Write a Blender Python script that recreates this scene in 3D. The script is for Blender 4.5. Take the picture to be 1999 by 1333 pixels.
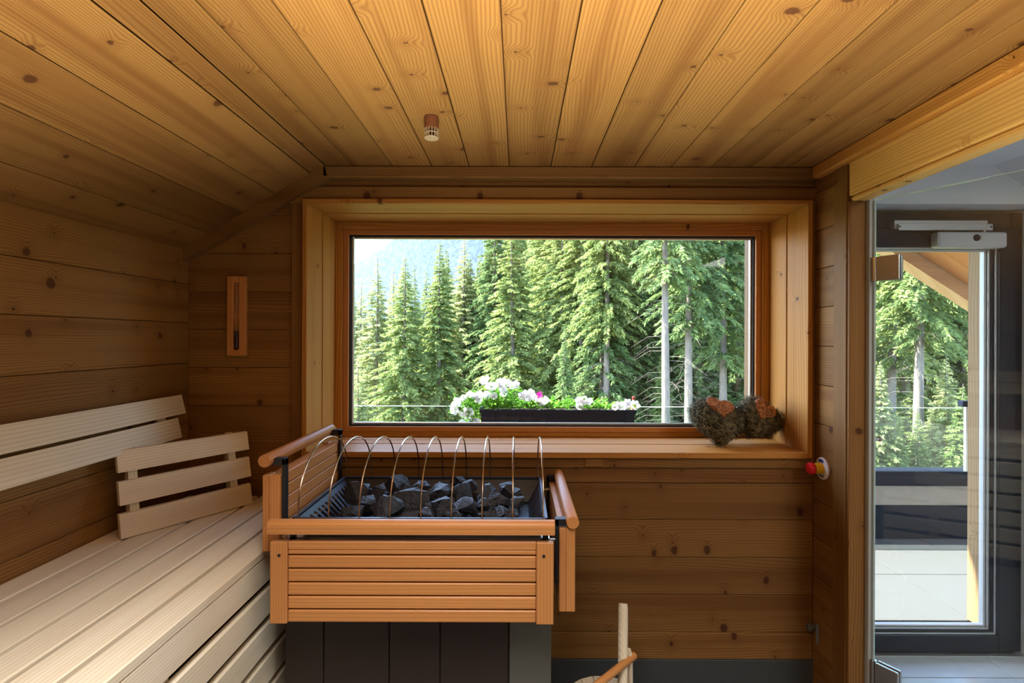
import bpy, bmesh, math, random
import numpy as np
from mathutils import Vector, Matrix

# ------------------------------------------------------------------ clear
for o in list(bpy.data.objects):
    bpy.data.objects.remove(o, do_unlink=True)
scene = bpy.context.scene
COL = scene.collection
R = math.radians
rnd = random.Random(7)

# ------------------------------------------------------------------ camera
EYE = 1.53                      # eye height; camera stands at x=0, y=0 looking along +Y
FPX = 1000.0                    # focal length in pixels of the 1999 px wide frame
cam_d = bpy.data.cameras.new('camera')
cam_d.sensor_fit = 'HORIZONTAL'
cam_d.sensor_width = 36.0
cam_d.lens = 36.0 * FPX / 1999.0
cam_d.shift_x = -12.5 / 1999.0
cam_d.shift_y = -6.5 / 1999.0
cam_d.clip_start = 0.02
cam_d.clip_end = 6000
cam = bpy.data.objects.new('camera', cam_d)
COL.objects.link(cam)
cam.location = (0, 0, EYE)
cam.rotation_euler = (R(90), R(-0.2), 0)
scene.camera = cam

# ------------------------------------------------------------------ world, sun, exposure
SUN_DIR = Vector((-0.55, 0.19, 0.80)).normalized()     # towards the sun
SKY_STRENGTH = 0.54
SUN_STRENGTH = 12.0
world = bpy.data.worlds.new('world')
scene.world = world
world.use_nodes = True
wn = world.node_tree
wn.nodes.clear()
w_out = wn.nodes.new('ShaderNodeOutputWorld')
w_bg = wn.nodes.new('ShaderNodeBackground')
w_sky = wn.nodes.new('ShaderNodeTexSky')
w_sky.sky_type = 'NISHITA'
w_sky.sun_disc = False
w_sky.sun_elevation = math.asin(SUN_DIR.z)
w_sky.sun_rotation = math.atan2(SUN_DIR.x, SUN_DIR.y)
w_sky.altitude = 1200
w_sky.air_density = 1.0
w_sky.dust_density = 2.5
w_sky.ozone_density = 1.0
w_bg.inputs['Strength'].default_value = SKY_STRENGTH
wn.links.new(w_sky.outputs[0], w_bg.inputs['Color'])
wn.links.new(w_bg.outputs[0], w_out.inputs['Surface'])
sun_d = bpy.data.lights.new('sun', 'SUN')
sun_d.energy = SUN_STRENGTH
sun_d.angle = R(0.6)
sun_d.color = (1.0, 0.93, 0.80)
sun = bpy.data.objects.new('sun', sun_d)
COL.objects.link(sun)
sun.rotation_euler = SUN_DIR.to_track_quat('Z', 'Y').to_euler()

def area(name, loc, target, sx, sy, power, color):
    d = bpy.data.lights.new(name, 'AREA')
    d.shape = 'RECTANGLE'; d.size = sx; d.size_y = sy; d.energy = power; d.color = color
    o = bpy.data.objects.new(name, d); COL.objects.link(o)
    o.location = loc
    o.rotation_euler = (Vector(loc) - Vector(target)).to_track_quat('Z', 'Y').to_euler()
    return o
# fill lights added out of view to brighten rest room, bench and ceiling
FILL_ROOM = area('rest_room_fill_light', (1.95, 0.3, 2.33), (1.95, 0.3, 0.0), 0.7, 1.6, 8.0, (1.0, 0.97, 0.93))
FILL_BENCH = area('bench_fill_light', (-0.20, 0.36, 2.245), (-0.20, 0.36, 0.0), 0.5, 0.9, 7.4, (0.98, 0.98, 1.0))
FILL_BENCH.data.spread = R(102)
FILL_UP = area('ceiling_fill_light', (0.05, 0.34, 0.40), (0.05, 0.34, 3.0), 0.5, 0.5, 17.5, (1.0, 0.94, 0.74))
FILL_UP.data.spread = R(98)

vs = scene.view_settings
vs.view_transform = 'Standard'
vs.look = 'None'
vs.exposure = 2.0
vs.gamma = 1.0
vs.use_curve_mapping = False
scene.cycles.max_bounces = 9
scene.cycles.diffuse_bounces = 5
scene.cycles.glossy_bounces = 3
scene.cycles.transmission_bounces = 4
scene.cycles.transparent_max_bounces = 16
scene.cycles.sample_clamp_indirect = 6.0
scene.cycles.use_denoising = True
scene.cycles.use_adaptive_sampling = True
scene.cycles.adaptive_threshold = 0.025

# ------------------------------------------------------------------ helpers
def P(px, py, d):
    return Vector(((px - 1012) / FPX * d, d, EYE - (py - 660) / FPX * d))

def tag(o, label=None, cat=None, group=None, kind=None):
    if label: o['label'] = label
    if cat: o['category'] = cat
    if group: o['group'] = group
    if kind: o['kind'] = kind
    return o

def link(name, me, mat=None, parent=None):
    o = bpy.data.objects.new(name, me)
    COL.objects.link(o)
    if mat is not None and me is not None and len(me.materials) == 0:
        me.materials.append(mat)
    if parent is not None:
        o.parent = parent
    return o

def empty(name, loc=(0, 0, 0), rz=0.0, parent=None):
    o = bpy.data.objects.new(name, None)
    COL.objects.link(o)
    o.location = loc
    o.rotation_euler = (0, 0, rz)
    o.empty_display_size = 0.05
    if parent is not None: o.parent = parent
    return o

class MB:
    """collects shapes into one mesh"""
    def __init__(self):
        self.v = []; self.f = []
    def add(self, vs_, fs_):
        b = len(self.v)
        self.v += [tuple(p) for p in vs_]
        self.f += [tuple(i + b for i in f) for f in fs_]
        return self
    def box(self, a, b, c=0.0, m=None):
        """axis-aligned box from a to b with chamfer c"""
        x0, y0, z0 = [min(a[i], b[i]) for i in range(3)]
        x1, y1, z1 = [max(a[i], b[i]) for i in range(3)]
        if c <= 0:
            vs_ = [(x, y, z) for x in (x0, x1) for y in (y0, y1) for z in (z0, z1)]
            fs_ = [(0, 1, 3, 2), (4, 6, 7, 5), (0, 4, 5, 1), (2, 3, 7, 6), (0, 2, 6, 4), (1, 5, 7, 3)]
        else:
            c = min(c, (x1 - x0) * .45, (y1 - y0) * .45, (z1 - z0) * .45)
            vs_ = []; idx = {}
            lo = (x0, y0, z0); hi = (x1, y1, z1)
            for sx in (0, 1):
                for sy in (0, 1):
                    for sz in (0, 1):
                        s = (sx, sy, sz)
                        for ax in range(3):
                            p = []
                            for k in range(3):
                                e = hi[k] if s[k] else lo[k]
                                if k != ax: e += -c if s[k] else c
                                p.append(e)
                            idx[(s, ax)] = len(vs_); vs_.append(tuple(p))
            fs_ = []
            for ax in range(3):
                o1, o2 = [(1, 2), (0, 2), (0, 1)][ax]
                for sd in (0, 1):
                    q = []
                    for (u, w) in ((0, 0), (1, 0), (1, 1), (0, 1)):
                        s = [0, 0, 0]; s[ax] = sd; s[o1] = u; s[o2] = w
                        q.append(idx[(tuple(s), ax)])
                    fs_.append(tuple(q))
            for ax in range(3):            # edges along ax
                o1, o2 = [(1, 2), (0, 2), (0, 1)][ax]
                for u in (0, 1):
                    for w in (0, 1):
                        s0 = [0, 0, 0]; s1 = [0, 0, 0]
                        s0[o1] = s1[o1] = u; s0[o2] = s1[o2] = w; s1[ax] = 1
                        s0 = tuple(s0); s1 = tuple(s1)
                        fs_.append((idx[(s0, o1)], idx[(s1, o1)], idx[(s1, o2)], idx[(s0, o2)]))
            for sx in (0, 1):
                for sy in (0, 1):
                    for sz in (0, 1):
                        s = (sx, sy, sz)
                        fs_.append((idx[(s, 0)], idx[(s, 1)], idx[(s, 2)]))
        if m is not None:
            vs_ = [tuple(m @ Vector(p)) for p in vs_]
        return self.add(vs_, fs_)
    def prism(self, poly, a, b, axis='y', m=None):
        """polygon (two coords) extruded along axis from a to b"""
        n = len(poly)
        def mk(p, t):
            if axis == 'y': q = (p[0], t, p[1])
            elif axis == 'x': q = (t, p[0], p[1])
            else: q = (p[0], p[1], t)
            return tuple(m @ Vector(q)) if m is not None else q
        vs_ = [mk(p, a) for p in poly] + [mk(p, b) for p in poly]
        fs_ = [tuple(range(n)), tuple(range(2 * n - 1, n - 1, -1))]
        for i in range(n):
            j = (i + 1) % n
            fs_.append((i, i + n, j + n, j))
        return self.add(vs_, fs_)
    def tube(self, pts, r, n=10, cap=True):
        pts = [Vector(p) for p in pts]
        rs = r if isinstance(r, (list, tuple)) else [r] * len(pts)
        rings = []
        up = None
        vs_ = []
        for i, p in enumerate(pts):
            t = (pts[min(i + 1, len(pts) - 1)] - pts[max(i - 1, 0)]).normalized()
            if up is None:
                up = Vector((0, 0, 1)) if abs(t.z) < 0.9 else Vector((1, 0, 0))
            a = t.cross(up).normalized(); b = a.cross(t).normalized()
            up = b
            for k in range(n):
                an = 2 * math.pi * k / n
                vs_.append(tuple(p + (a * math.cos(an) + b * math.sin(an)) * rs[i]))
        fs_ = []
        for i in range(len(pts) - 1):
            for k in range(n):
                k2 = (k + 1) % n
                fs_.append((i * n + k, i * n + k2, (i + 1) * n + k2, (i + 1) * n + k))
        if cap:
            fs_.append(tuple(range(n - 1, -1, -1)))
            fs_.append(tuple((len(pts) - 1) * n + k for k in range(n)))
        return self.add(vs_, fs_)
    def lathe(self, prof, n=24, m=None):
        """profile of (r, z) turned about z"""
        vs_ = []
        for (r, z) in prof:
            for k in range(n):
                an = 2 * math.pi * k / n
                q = Vector((r * math.cos(an), r * math.sin(an), z))
                vs_.append(tuple(m @ q) if m is not None else tuple(q))
        fs_ = []
        for i in range(len(prof) - 1):
            for k in range(n):
                k2 = (k + 1) % n
                fs_.append((i * n + k, i * n + k2, (i + 1) * n + k2, (i + 1) * n + k))
        fs_.append(tuple(range(n - 1, -1, -1)))
        fs_.append(tuple((len(prof) - 1) * n + k for k in range(n)))
        return self.add(vs_, fs_)
    def mesh(self, name, smooth=False):
        me = bpy.data.meshes.new(name)
        me.from_pydata(self.v, [], self.f)
        bm = bmesh.new(); bm.from_mesh(me)
        bmesh.ops.recalc_face_normals(bm, faces=bm.faces)
        bm.to_mesh(me); bm.free()
        if smooth:
            for p in me.polygons: p.use_smooth = True
            try: me.set_sharp_from_angle(angle=R(40))
            except Exception: pass
        return me
    def build(self, name, mat, parent=None, smooth=False):
        return link(name, self.mesh(name, smooth), mat, parent)

def box(name, a, b, mat, parent=None, c=0.0015):
    return MB().box(a, b, c).build(name, mat, parent)

def clip(poly, nx, nz, c):
    """keep the part of a polygon with nx*x + nz*z <= c"""
    out = []
    for i in range(len(poly)):
        p = poly[i]; q = poly[(i + 1) % len(poly)]
        dp = nx * p[0] + nz * p[1] - c; dq = nx * q[0] + nz * q[1] - c
        if dp <= 0: out.append(p)
        if (dp < 0 < dq) or (dq < 0 < dp):
            t = dp / (dp - dq)
            out.append((p[0] + (q[0] - p[0]) * t, p[1] + (q[1] - p[1]) * t))
    return out

# ------------------------------------------------------------------ materials
class NT:
    def __init__(self, name):
        self.m = bpy.data.materials.new(name)
        self.m.use_nodes = True
        self.t = self.m.node_tree
        self.t.nodes.clear()
        self.out = self.t.nodes.new('ShaderNodeOutputMaterial')
    def n(self, typ, ins=None, **kw):
        nd = self.t.nodes.new(typ)
        for k, v in kw.items(): setattr(nd, k, v)
        for k, v in (ins or {}).items():
            s = nd.inputs[k]
            if isinstance(v, bpy.types.NodeSocket): self.t.links.new(v, s)
            else: s.default_value = v
        return nd
    def math(self, op, a, b=None, clamp=False):
        ins = {0: a}
        if b is not None: ins[1] = b
        nd = self.n('ShaderNodeMath', ins, operation=op); nd.use_clamp = clamp
        return nd.outputs[0]
    def mix(self, fac, a, b, blend='MIX'):
        nd = self.n('ShaderNodeMix', data_type='RGBA', blend_type=blend)
        for i, v in ((0, fac), (6, a), (7, b)):
            if isinstance(v, bpy.types.NodeSocket): self.t.links.new(v, nd.inputs[i])
            else: nd.inputs[i].default_value = v if i == 0 else (*v, 1.0) if len(v) == 3 else v
        return nd.outputs[2]
    def step(self, v, a, b, lo=0.0, hi=1.0):
        nd = self.n('ShaderNodeMapRange', {0: v, 1: a, 2: b, 3: lo, 4: hi}, interpolation_type='SMOOTHSTEP')
        return nd.outputs[0]
    def vec(self, x, y, z):
        return self.n('ShaderNodeCombineXYZ', {0: x, 1: y, 2: z}).outputs[0]
    def noise(self, vec, scale=1.0, detail=2.0, rough=0.5):
        return self.n('ShaderNodeTexNoise', {'Vector': vec, 'Scale': scale, 'Detail': detail, 'Roughness': rough}).outputs[0]
    def bsdf(self, color, rough=0.5, metal=0.0, spec=0.3, bump=None, bstr=0.1, bdist=0.002):
        ins = {'Base Color': color if isinstance(color, bpy.types.NodeSocket) else (*color, 1.0), 'Roughness': rough,
               'Metallic': metal, 'Specular IOR Level': spec}
        b = self.n('ShaderNodeBsdfPrincipled', ins)
        if bump is not None:
            bp = self.n('ShaderNodeBump', {'Height': bump, 'Strength': bstr, 'Distance': bdist})
            self.t.links.new(bp.outputs[0], b.inputs['Normal'])
        self.t.links.new(b.outputs[0], self.out.inputs['Surface'])
        return b
    def surface(self, sock):
        self.t.links.new(sock, self.out.inputs['Surface']); return self.m

def simple(name, color, rough=0.5, metal=0.0, spec=0.3, var=0.0, scale=20.0):
    t = NT(name)
    col = (*color, 1.0)
    if var > 0:
        tc = t.n('ShaderNodeTexCoord').outputs['Object']
        nz = t.noise(tc, scale, 4.0, 0.6)
        col = t.mix(nz, tuple(c * (1 - var) for c in color), tuple(min(1, c * (1 + var)) for c in color))
        b = t.bsdf(col, rough, metal, spec, nz, 0.1)
    else:
        t.bsdf(color, rough, metal, spec)
    return t.m

def wood(name, axis, light, dark, knot=(0.06, 0.020, 0.008), ring=760.0, warp=11.0, ringamt=0.60, knots=0.55,
         streak=0.6, rough=0.6, spec=0.12, tone=0.16, knotscale=1.0):
    t = NT(name)
    tc = t.n('ShaderNodeTexCoord').outputs['Object']
    s = t.n('ShaderNodeSeparateXYZ', {0: tc})
    ax = 'xyz'.index(axis)
    u = s.outputs[ax]; a = s.outputs[(ax + 1) % 3]; b = s.outputs[(ax + 2) % 3]
    rn = t.n('ShaderNodeObjectInfo').outputs['Random']
    off = t.math('MULTIPLY', rn, 61.0)
    u = t.math('ADD', u, off)
    v = t.math('ADD', t.math('ADD', a, t.math('MULTIPLY', b, 0.83)), t.math('MULTIPLY', off, 1.7))
    # knots
    wob = t.noise(t.vec(u, v, off), 30.0, 2.0, 0.6)
    kv = t.vec(t.math('ADD', t.math('MULTIPLY', u, 7.0 / knotscale), t.math('MULTIPLY', wob, 0.12)), t.math('MULTIPLY', v, 6.0 / knotscale), off)
    vo = t.n('ShaderNodeTexVoronoi', {'Vector': kv, 'Scale': 1.0, 'Randomness': 1.0}, feature='F1', voronoi_dimensions='2D')
    kd = vo.outputs['Distance']
    cellr = t.n('ShaderNodeSeparateColor', {0: vo.outputs['Color']})
    on = t.math('LESS_THAN', cellr.outputs[0], knots)
    size = t.math('ADD', t.math('MULTIPLY', t.math('POWER', cellr.outputs[1], 3.0), 0.085), 0.022)
    kn = t.math('MULTIPLY', t.step(t.math('DIVIDE', kd, size), 1.25, 0.75), on)
    halo = t.math('MULTIPLY', t.step(kd, 0.30, 0.02), on)
    # rings
    low = t.noise(t.vec(t.math('MULTIPLY', u, 0.8), t.math('MULTIPLY', v, 7.0), off), 1.0, 1.5, 0.45)
    ph = t.math('ADD', t.math('MULTIPLY', v, ring), t.math('MULTIPLY', low, warp * 6.0))
    ph = t.math('ADD', ph, t.math('MULTIPLY', halo, 14.0))
    sn = t.math('ADD', t.math('MULTIPLY', t.math('SINE', ph), 0.5), 0.5)
    sn = t.math('POWER', sn, 2.2)
    fine = t.noise(t.vec(t.math('MULTIPLY', u, 4.0), t.math('MULTIPLY', v, 420.0), off), 1.0, 3.0, 0.6)
    strk = t.noise(t.vec(t.math('MULTIPLY', u, 0.5), t.math('MULTIPLY', v, 16.0), t.math('MULTIPLY', off, 3.1)), 1.0, 3.0, 0.55)
    strk = t.step(strk, 0.42, 0.72)
    amt = t.math('MULTIPLY', t.math('ADD', t.math('MULTIPLY', sn, 0.75), t.math('MULTIPLY', fine, 0.5)), ringamt)
    col = t.mix(amt, light, dark)
    col = t.mix(t.math('MULTIPLY', strk, streak), col, dark)
    col = t.mix(t.math('MULTIPLY', halo, 0.28), col, dark)
    col = t.mix(t.math('MULTIPLY', kn, 0.85), col, knot)
    r2 = t.math('FRACT', t.math('MULTIPLY', rn, 17.31))
    val = t.math('ADD', t.math('MULTIPLY', r2, tone * 2), 1.0 - tone)
    hs = t.n('ShaderNodeHueSaturation', {'Color': col, 'Value': val, 'Saturation': 1.0, 'Hue': 0.5, 'Fac': 1.0})
    t.bsdf(hs.outputs[0], rough, 0.0, spec, t.math('ADD', sn, fine), 0.08, 0.001)
    return t.m

PANEL_L, PANEL_D = (0.280, 0.144, 0.041), (0.122, 0.044, 0.011)
W = {}
for a_ in 'xyz':
    W['panel_' + a_] = wood('spruce_panelling_' + a_, a_, PANEL_L, PANEL_D)
    W['bench_' + a_] = wood('abachi_slats_' + a_, a_, (0.77, 0.69, 0.52), (0.56, 0.45, 0.30), ring=620.0, warp=4.0, ringamt=0.6,
                            knots=0.0, streak=0.4, tone=0.07, rough=0.55)
    W['guard_' + a_] = wood('hemlock_guard_' + a_, a_, (0.56, 0.25, 0.076), (0.39, 0.142, 0.034), ring=700.0, warp=3.0, ringamt=0.55,
                            knots=0.0, streak=0.3, tone=0.06, rough=0.42, spec=0.35)
    W['frame_' + a_] = wood('larch_window_' + a_, a_, (0.56, 0.27, 0.060), (0.33, 0.125, 0.024), ring=420.0, warp=6.0, ringamt=0.7,
                            knots=0.2, streak=0.45, tone=0.06, rough=0.55, spec=0.12)
    W['weather_' + a_] = wood('larch_outdoor_' + a_, a_, (0.27, 0.175, 0.095), (0.15, 0.09, 0.045), ring=420.0, warp=6.0, ringamt=0.7,
                              knots=0.25, streak=0.4, tone=0.05, rough=0.6)
for a_ in 'y':
    W['beam_' + a_] = wood('pale_larch_beam_' + a_, a_, (0.80, 0.50, 0.155), (0.52, 0.25, 0.065), ring=420.0, warp=6.0, ringamt=0.6, knots=0.3, streak=0.3, tone=0.05)
ORANGE = wood('oiled_rafter_wood', 'x', (0.62, 0.28, 0.115), (0.46, 0.18, 0.065), ring=300.0, warp=6.0, ringamt=0.5, knots=0.15, tone=0.05)

RAFTER = wood('pale_rafter_wood', 'x', (0.74, 0.47, 0.27), (0.58, 0.32, 0.16), ring=300.0, warp=6.0, ringamt=0.4, knots=0.1, tone=0.05)

def glass(name, tint=(0.97, 0.985, 0.98), ior=1.45):
    t = NT(name)
    tr = t.n('ShaderNodeBsdfTransparent', {'Color': (*tint, 1.0)})
    gl = t.n('ShaderNodeBsdfGlossy', {'Color': (1, 1, 1, 1), 'Roughness': 0.0})
    # Schlick reflectance of a thin pane, the same from both sides
    ge = t.n('ShaderNodeNewGeometry')
    dt = t.n('ShaderNodeVectorMath', {0: ge.outputs['Normal'], 1: ge.outputs['Incoming']}, operation='DOT_PRODUCT').outputs['Value']
    f0 = ((ior - 1) / (ior + 1)) ** 2
    sch = t.math('ADD', t.math('MULTIPLY', t.math('POWER', t.math('SUBTRACT', 1.0, t.math('ABSOLUTE', dt), True), 5.0), 1 - f0), f0)
    mx = t.n('ShaderNodeMixShader', {0: sch, 1: tr.outputs[0], 2: gl.outputs[0]})
    return t.surface(mx.outputs[0])
GLASS = glass('window_glass', (0.97, 0.985, 0.98), 1.3)
GLASS_DOOR = glass('toughened_glass', (0.95, 0.975, 0.965), 1.4)
GLASS_RAIL = glass('railing_glass', (0.90, 0.94, 0.93), 1.45)
GLASS_EDGE = simple('ground_glass_edge', (0.62, 0.80, 0.76), 0.15, 0.0, 0.6)
ANTHRACITE = simple('anthracite_metal', (0.012, 0.014, 0.019), 0.38, 0.0, 0.4)
ANTHRACITE_OUT = simple('anthracite_sheet', (0.007, 0.010, 0.020), 0.6, 0.0, 0.05)
BLACK_METAL = simple('black_metal', (0.012, 0.012, 0.014), 0.45, 0.0, 0.4)
TRAY_METAL = simple('dark_grey_steel', (0.050, 0.055, 0.070), 0.35, 0.6, 0.5)
STEEL = simple('stainless_steel', (0.62, 0.60, 0.57), 0.22, 1.0, 0.5, 0.1, 40)
CHROME = simple('satin_chrome', (0.55, 0.54, 0.52), 0.25, 1.0, 0.5)
ALU = simple('aluminium', (0.72, 0.73, 0.74), 0.3, 0.85, 0.5)
HOOP_METAL = simple('bronze_steel_rod', (0.56, 0.42, 0.32), 0.25, 1.0, 0.5)
COPPER = simple('brown_sensor_shell', (0.16, 0.055, 0.022), 0.45, 0.0, 0.4)
WHITE_PAINT = simple('white_plaster', (0.66, 0.68, 0.69), 0.75, 0.0, 0.2, 0.04, 6)
GREY_PLASTIC = simple('light_grey_plastic', (0.50, 0.51, 0.52), 0.4, 0.0, 0.4)
RUBBER = simple('grey_seal', (0.40, 0.43, 0.41), 0.6)
DARK_GAP = simple('dark_backing', (0.06, 0.026, 0.010), 0.9, 0.0, 0.0)
BASE_GREY = simple('slate_grey_base', (0.055, 0.062, 0.062), 0.6, 0.0, 0.3, 0.15, 30)
HEATER_DARK = simple('brown_black_enamel', (0.030, 0.020, 0.017), 0.5, 0.0, 0.35)
HEATER_GREY = simple('grey_green_enamel', (0.095, 0.095, 0.080), 0.5, 0.0, 0.35)
FLOOR_TILE = simple('grey_floor_tile', (0.40, 0.43, 0.45), 0.18, 0.0, 0.6, 0.10, 12)
SAUNA_FLOOR = simple('dark_floor_tile', (0.10, 0.10, 0.10), 0.5, 0.0, 0.4, 0.1, 12)
TERRACE_TILE = simple('pale_stone_tile', (0.062, 0.064, 0.067), 0.7, 0.0, 0.2, 0.06, 7)
GROUT = simple('grey_grout', (0.03, 0.03, 0.03), 0.9)
PLASTER_BAND = simple('weathered_plaster', (0.36, 0.31, 0.27), 0.9, 0.0, 0.1, 0.12, 14)

def bark_mat():
    t = NT('spruce_bark')
    tc = t.n('ShaderNodeTexCoord').outputs['Object']
    mp = t.n('ShaderNodeMapping', {'Vector': tc, 'Scale': (9, 9, 2.2)})
    nz = t.noise(mp.outputs[0], 1.0, 4.0, 0.65)
    col = t.mix(nz, (0.08, 0.066, 0.056), (0.30, 0.26, 0.23))
    t.bsdf(col, 0.95, 0, 0.1)
    return t.m
BARK = bark_mat()

def leaf_mat(name, c1, c2, trans=0.3):
    t = NT(name)
    tc = t.n('ShaderNodeTexCoord').outputs['Object']
    nz = t.noise(tc, 1.3, 3.0, 0.6)
    rn = t.n('ShaderNodeObjectInfo').outputs['Random']
    f = t.math('ADD', t.math('MULTIPLY', t.step(nz, 0.3, 0.7), 0.75), t.math('MULTIPLY', rn, 0.25))
    col = t.mix(f, c1, c2)
    d = t.n('ShaderNodeBsdfDiffuse', {'Color': col})
    tr = t.n('ShaderNodeBsdfTranslucent', {'Color': col})
    mx = t.n('ShaderNodeMixShader', {0: trans, 1: d.outputs[0], 2: tr.outputs[0]})
    return t.surface(mx.outputs[0])
NEEDLE_DARK = leaf_mat('spruce_needles_dark', (0.10, 0.165, 0.072), (0.24, 0.33, 0.125))
NEEDLE_MID = leaf_mat('spruce_needles_mid', (0.115, 0.18, 0.065), (0.33, 0.385, 0.14))
NEEDLE_LIGHT = leaf_mat('larch_needles_light', (0.23, 0.28, 0.12), (0.46, 0.47, 0.23), 0.4)
PETUNIA_LEAF = leaf_mat('petunia_leaves', (0.09, 0.24, 0.03), (0.18, 0.40, 0.06), 0.3)
PETAL_WHITE = leaf_mat('white_petals', (0.70, 0.68, 0.70), (0.82, 0.80, 0.82), 0.3)
PETAL_PINK = leaf_mat('magenta_petals', (0.42, 0.03, 0.22), (0.55, 0.05, 0.32), 0.3)

# ------------------------------------------------------------------ main dimensions (metres)
DW = 2.222              # inner face of the back wall
XL, XR = -1.43, 1.28    # side walls of the sauna
YB = -1.15              # rear wall of the sauna, behind the camera
ZC = 2.263              # flat ceiling
XF = -0.827             # fold between flat and sloping ceiling
ZS = 1.908              # height where the slope meets the left wall
SL = (ZC - ZS) / (XF - XL)
OX0, OX1, OZ0, OZ1 = -0.907, 1.240, 1.041, 2.105   # window opening
DO = 2.79               # outer face of the facade
DOORX0, DOORX1, DOORZ = 1.46, 2.46, 2.166          # terrace door opening

# ------------------------------------------------------------------ setting: floors
fl = box('floor', (XL - .3, YB - .1, -0.12), (1.31, DW + .1, -0.001), SAUNA_FLOOR, c=0); tag(fl, kind='structure')
fl2 = box('floor', (1.311, -2.6, -0.12), (3.6, 2.64, -0.012), GROUT, c=0); tag(fl2, kind='structure')
yy = 2.32
k = 0
while yy > -2.4:
    xx = 1.36
    y1 = yy + 0.594 if k else 2.60
    while xx < 3.4:
        box('tile', (xx, (yy if k else 2.322), -0.012), (min(xx + 0.894, 3.40), y1 if not k else yy + 0.597, 0.0), FLOOR_TILE, fl2, 0.001)
        xx += 0.897
    yy -= 0.6
    k += 1

# ------------------------------------------------------------------ back wall
wb = empty('wall_back'); tag(wb, kind='structure')
mb = MB()
for (x0, x1, z0, z1) in ((XL - .25, OX0 - .021, -0.1, 3.4), (OX1 + .021, DOORX0, -0.1, 3.2), (OX0 - .021, OX1 + .021, -0.1, OZ0 - .03), (OX0 - .021, OX1 + .021, OZ1 + .021, 3.4)):
    mb.box((x0, DW + .018, z0), (x1, DO - .02, z1))
core = mb.build('wall_core', DARK_GAP, wb)
ceil_line = lambda poly: clip(poly, -SL, 1.0, ZC - SL * XF)     # keep below sloping ceiling
seams = [0.140, 0.257, 0.420, 0.582, 0.745, 0.905]
for i in range(len(seams) - 1):
    MB().box((XL, DW, seams[i] + .001), (XR, DW + .018, seams[i + 1] - .001), 0.0015).build('plank', W['panel_x'], wb)
z = 0.905
while z < 2.2:
    poly = ceil_line([(XL, z + .001), (-0.978, z + .001), (-0.978, min(z + .1635, 2.22)), (XL, min(z + .1635, 2.22))])
    if len(poly) >= 3:
        MB().prism(poly, DW, DW + .018).build('plank', W['panel_x'], wb)
    z += 0.1645
box('plinth', (XL, DW - .004, 0.0), (XR, DW + .018, 0.139), BASE_GREY, wb)
# casing boards round the window and the mouldings under the ceiling
cas = empty('trim_1'); tag(cas, kind='structure')
box('casing_board', (-0.995, DW - .016, 2.107), (XR, DW + .018, 2.180), W['panel_x'], cas)
box('casing_board', (-0.978, DW - .016, 0.974), (OX0 - .002, DW + .018, 2.106), W['panel_z'], cas)
box('casing_board', (OX1 + .002, DW - .016, 0.974), (XR - .002, DW + .018, 2.106), W['panel_z'], cas)
box('casing_board', (OX0 - .001, DW - .016, 0.974), (OX1 + .001, DW + .018, 1.015), W['panel_x'], cas)
box('casing_board', (-0.978, DW - .004, 0.907), (XR, DW + .018, 0.973), W['panel_x'], cas)
cr = empty('trim_2'); tag(cr, kind='structure')
box('moulding', (XF - .01, DW - .045, ZC - .052), (XR, DW + .018, ZC), W['panel_x'], cr, 0.006)
box('recess_board', (XF - .16, DW - .002, 2.181), (XR, DW + .018, ZC - .052), W['panel_x'], cr)
hh = .055
MB().prism([(XF, ZC), (XL, ZS), (XL, ZS - hh), (XF + .012, ZC - hh)], DW - .045, DW + .018).build('moulding', W['panel_x'], cr)

# ------------------------------------------------------------------ left wall
wl = empty('wall_left'); tag(wl, kind='structure')
box('wall_core', (XL - .25, YB - .25, -0.1), (XL - .018, DO - .02, ZS + .25), DARK_GAP, wl, 0)
for z0 in (0.06, 0.228, 0.396, 0.564, 0.732, 0.900, 1.068, 1.236, 1.418, 1.592, 1.757):
    z1 = {1.236: 1.418, 1.418: 1.592, 1.592: 1.757, 1.757: ZS}.get(z0, z0 + .168)
    box('plank', (XL - .018, YB, z0 + .001), (XL, DW, z1 - .001), W['panel_y'], wl)

# ------------------------------------------------------------------ ceiling
ce = empty('ceiling'); tag(ce, kind='structure')
MB().box((XF - .02, YB - .2, ZC + .016), (1.36, DW + .1, ZC + .12)).prism(
    [(XF, ZC + .016), (XL - .25, ZC + .016 - SL * (XF - XL + .25)), (XL - .25, ZC + .12 - SL * (XF - XL + .25)), (XF, ZC + .12)],
    YB - .2, DW + .1).build('ceiling_core', DARK_GAP, ce)
cx = [XF, -.707, -.540, -.373, -.213, -.042, .136, .311, .490, .650, .820, .990, 1.150, 1.300]
for i in range(len(cx) - 1):
    g = 0.0014 if i % 3 else 0.0022
    box('plank', (cx[i] + g, YB, ZC), (cx[i + 1] - g, DW, ZC + .016), W['panel_y'], ce, 0.0016)
ts = [0, .099, .347, .578, .815, 1.02]
LS = math.hypot(XF - XL, ZC - ZS)
ux, uz = (XL - XF) / LS, (ZS - ZC) / LS
nx_, nz_ = uz, -ux     # pointing up and out
for i in range(len(ts) - 1):
    a0 = ts[i] * LS + .0013; a1 = ts[i + 1] * LS - .0013
    if i == 1: a0 += .0015
    p = [(XF + ux * a0, ZC + uz * a0), (XF + ux * a1, ZC + uz * a1)]
    q = [(p[1][0] + nx_ * -.016, p[1][1] + abs(nz_) * .016), (p[0][0] + nx_ * -.016, p[0][1] + abs(nz_) * .016)]
    q = [(p[1][0] - .008, p[1][1] + .0138), (p[0][0] - .008, p[0][1] + .0138)]
    MB().prism(p + q, YB, DW).build('plank', W['panel_y'], ce)

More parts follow.
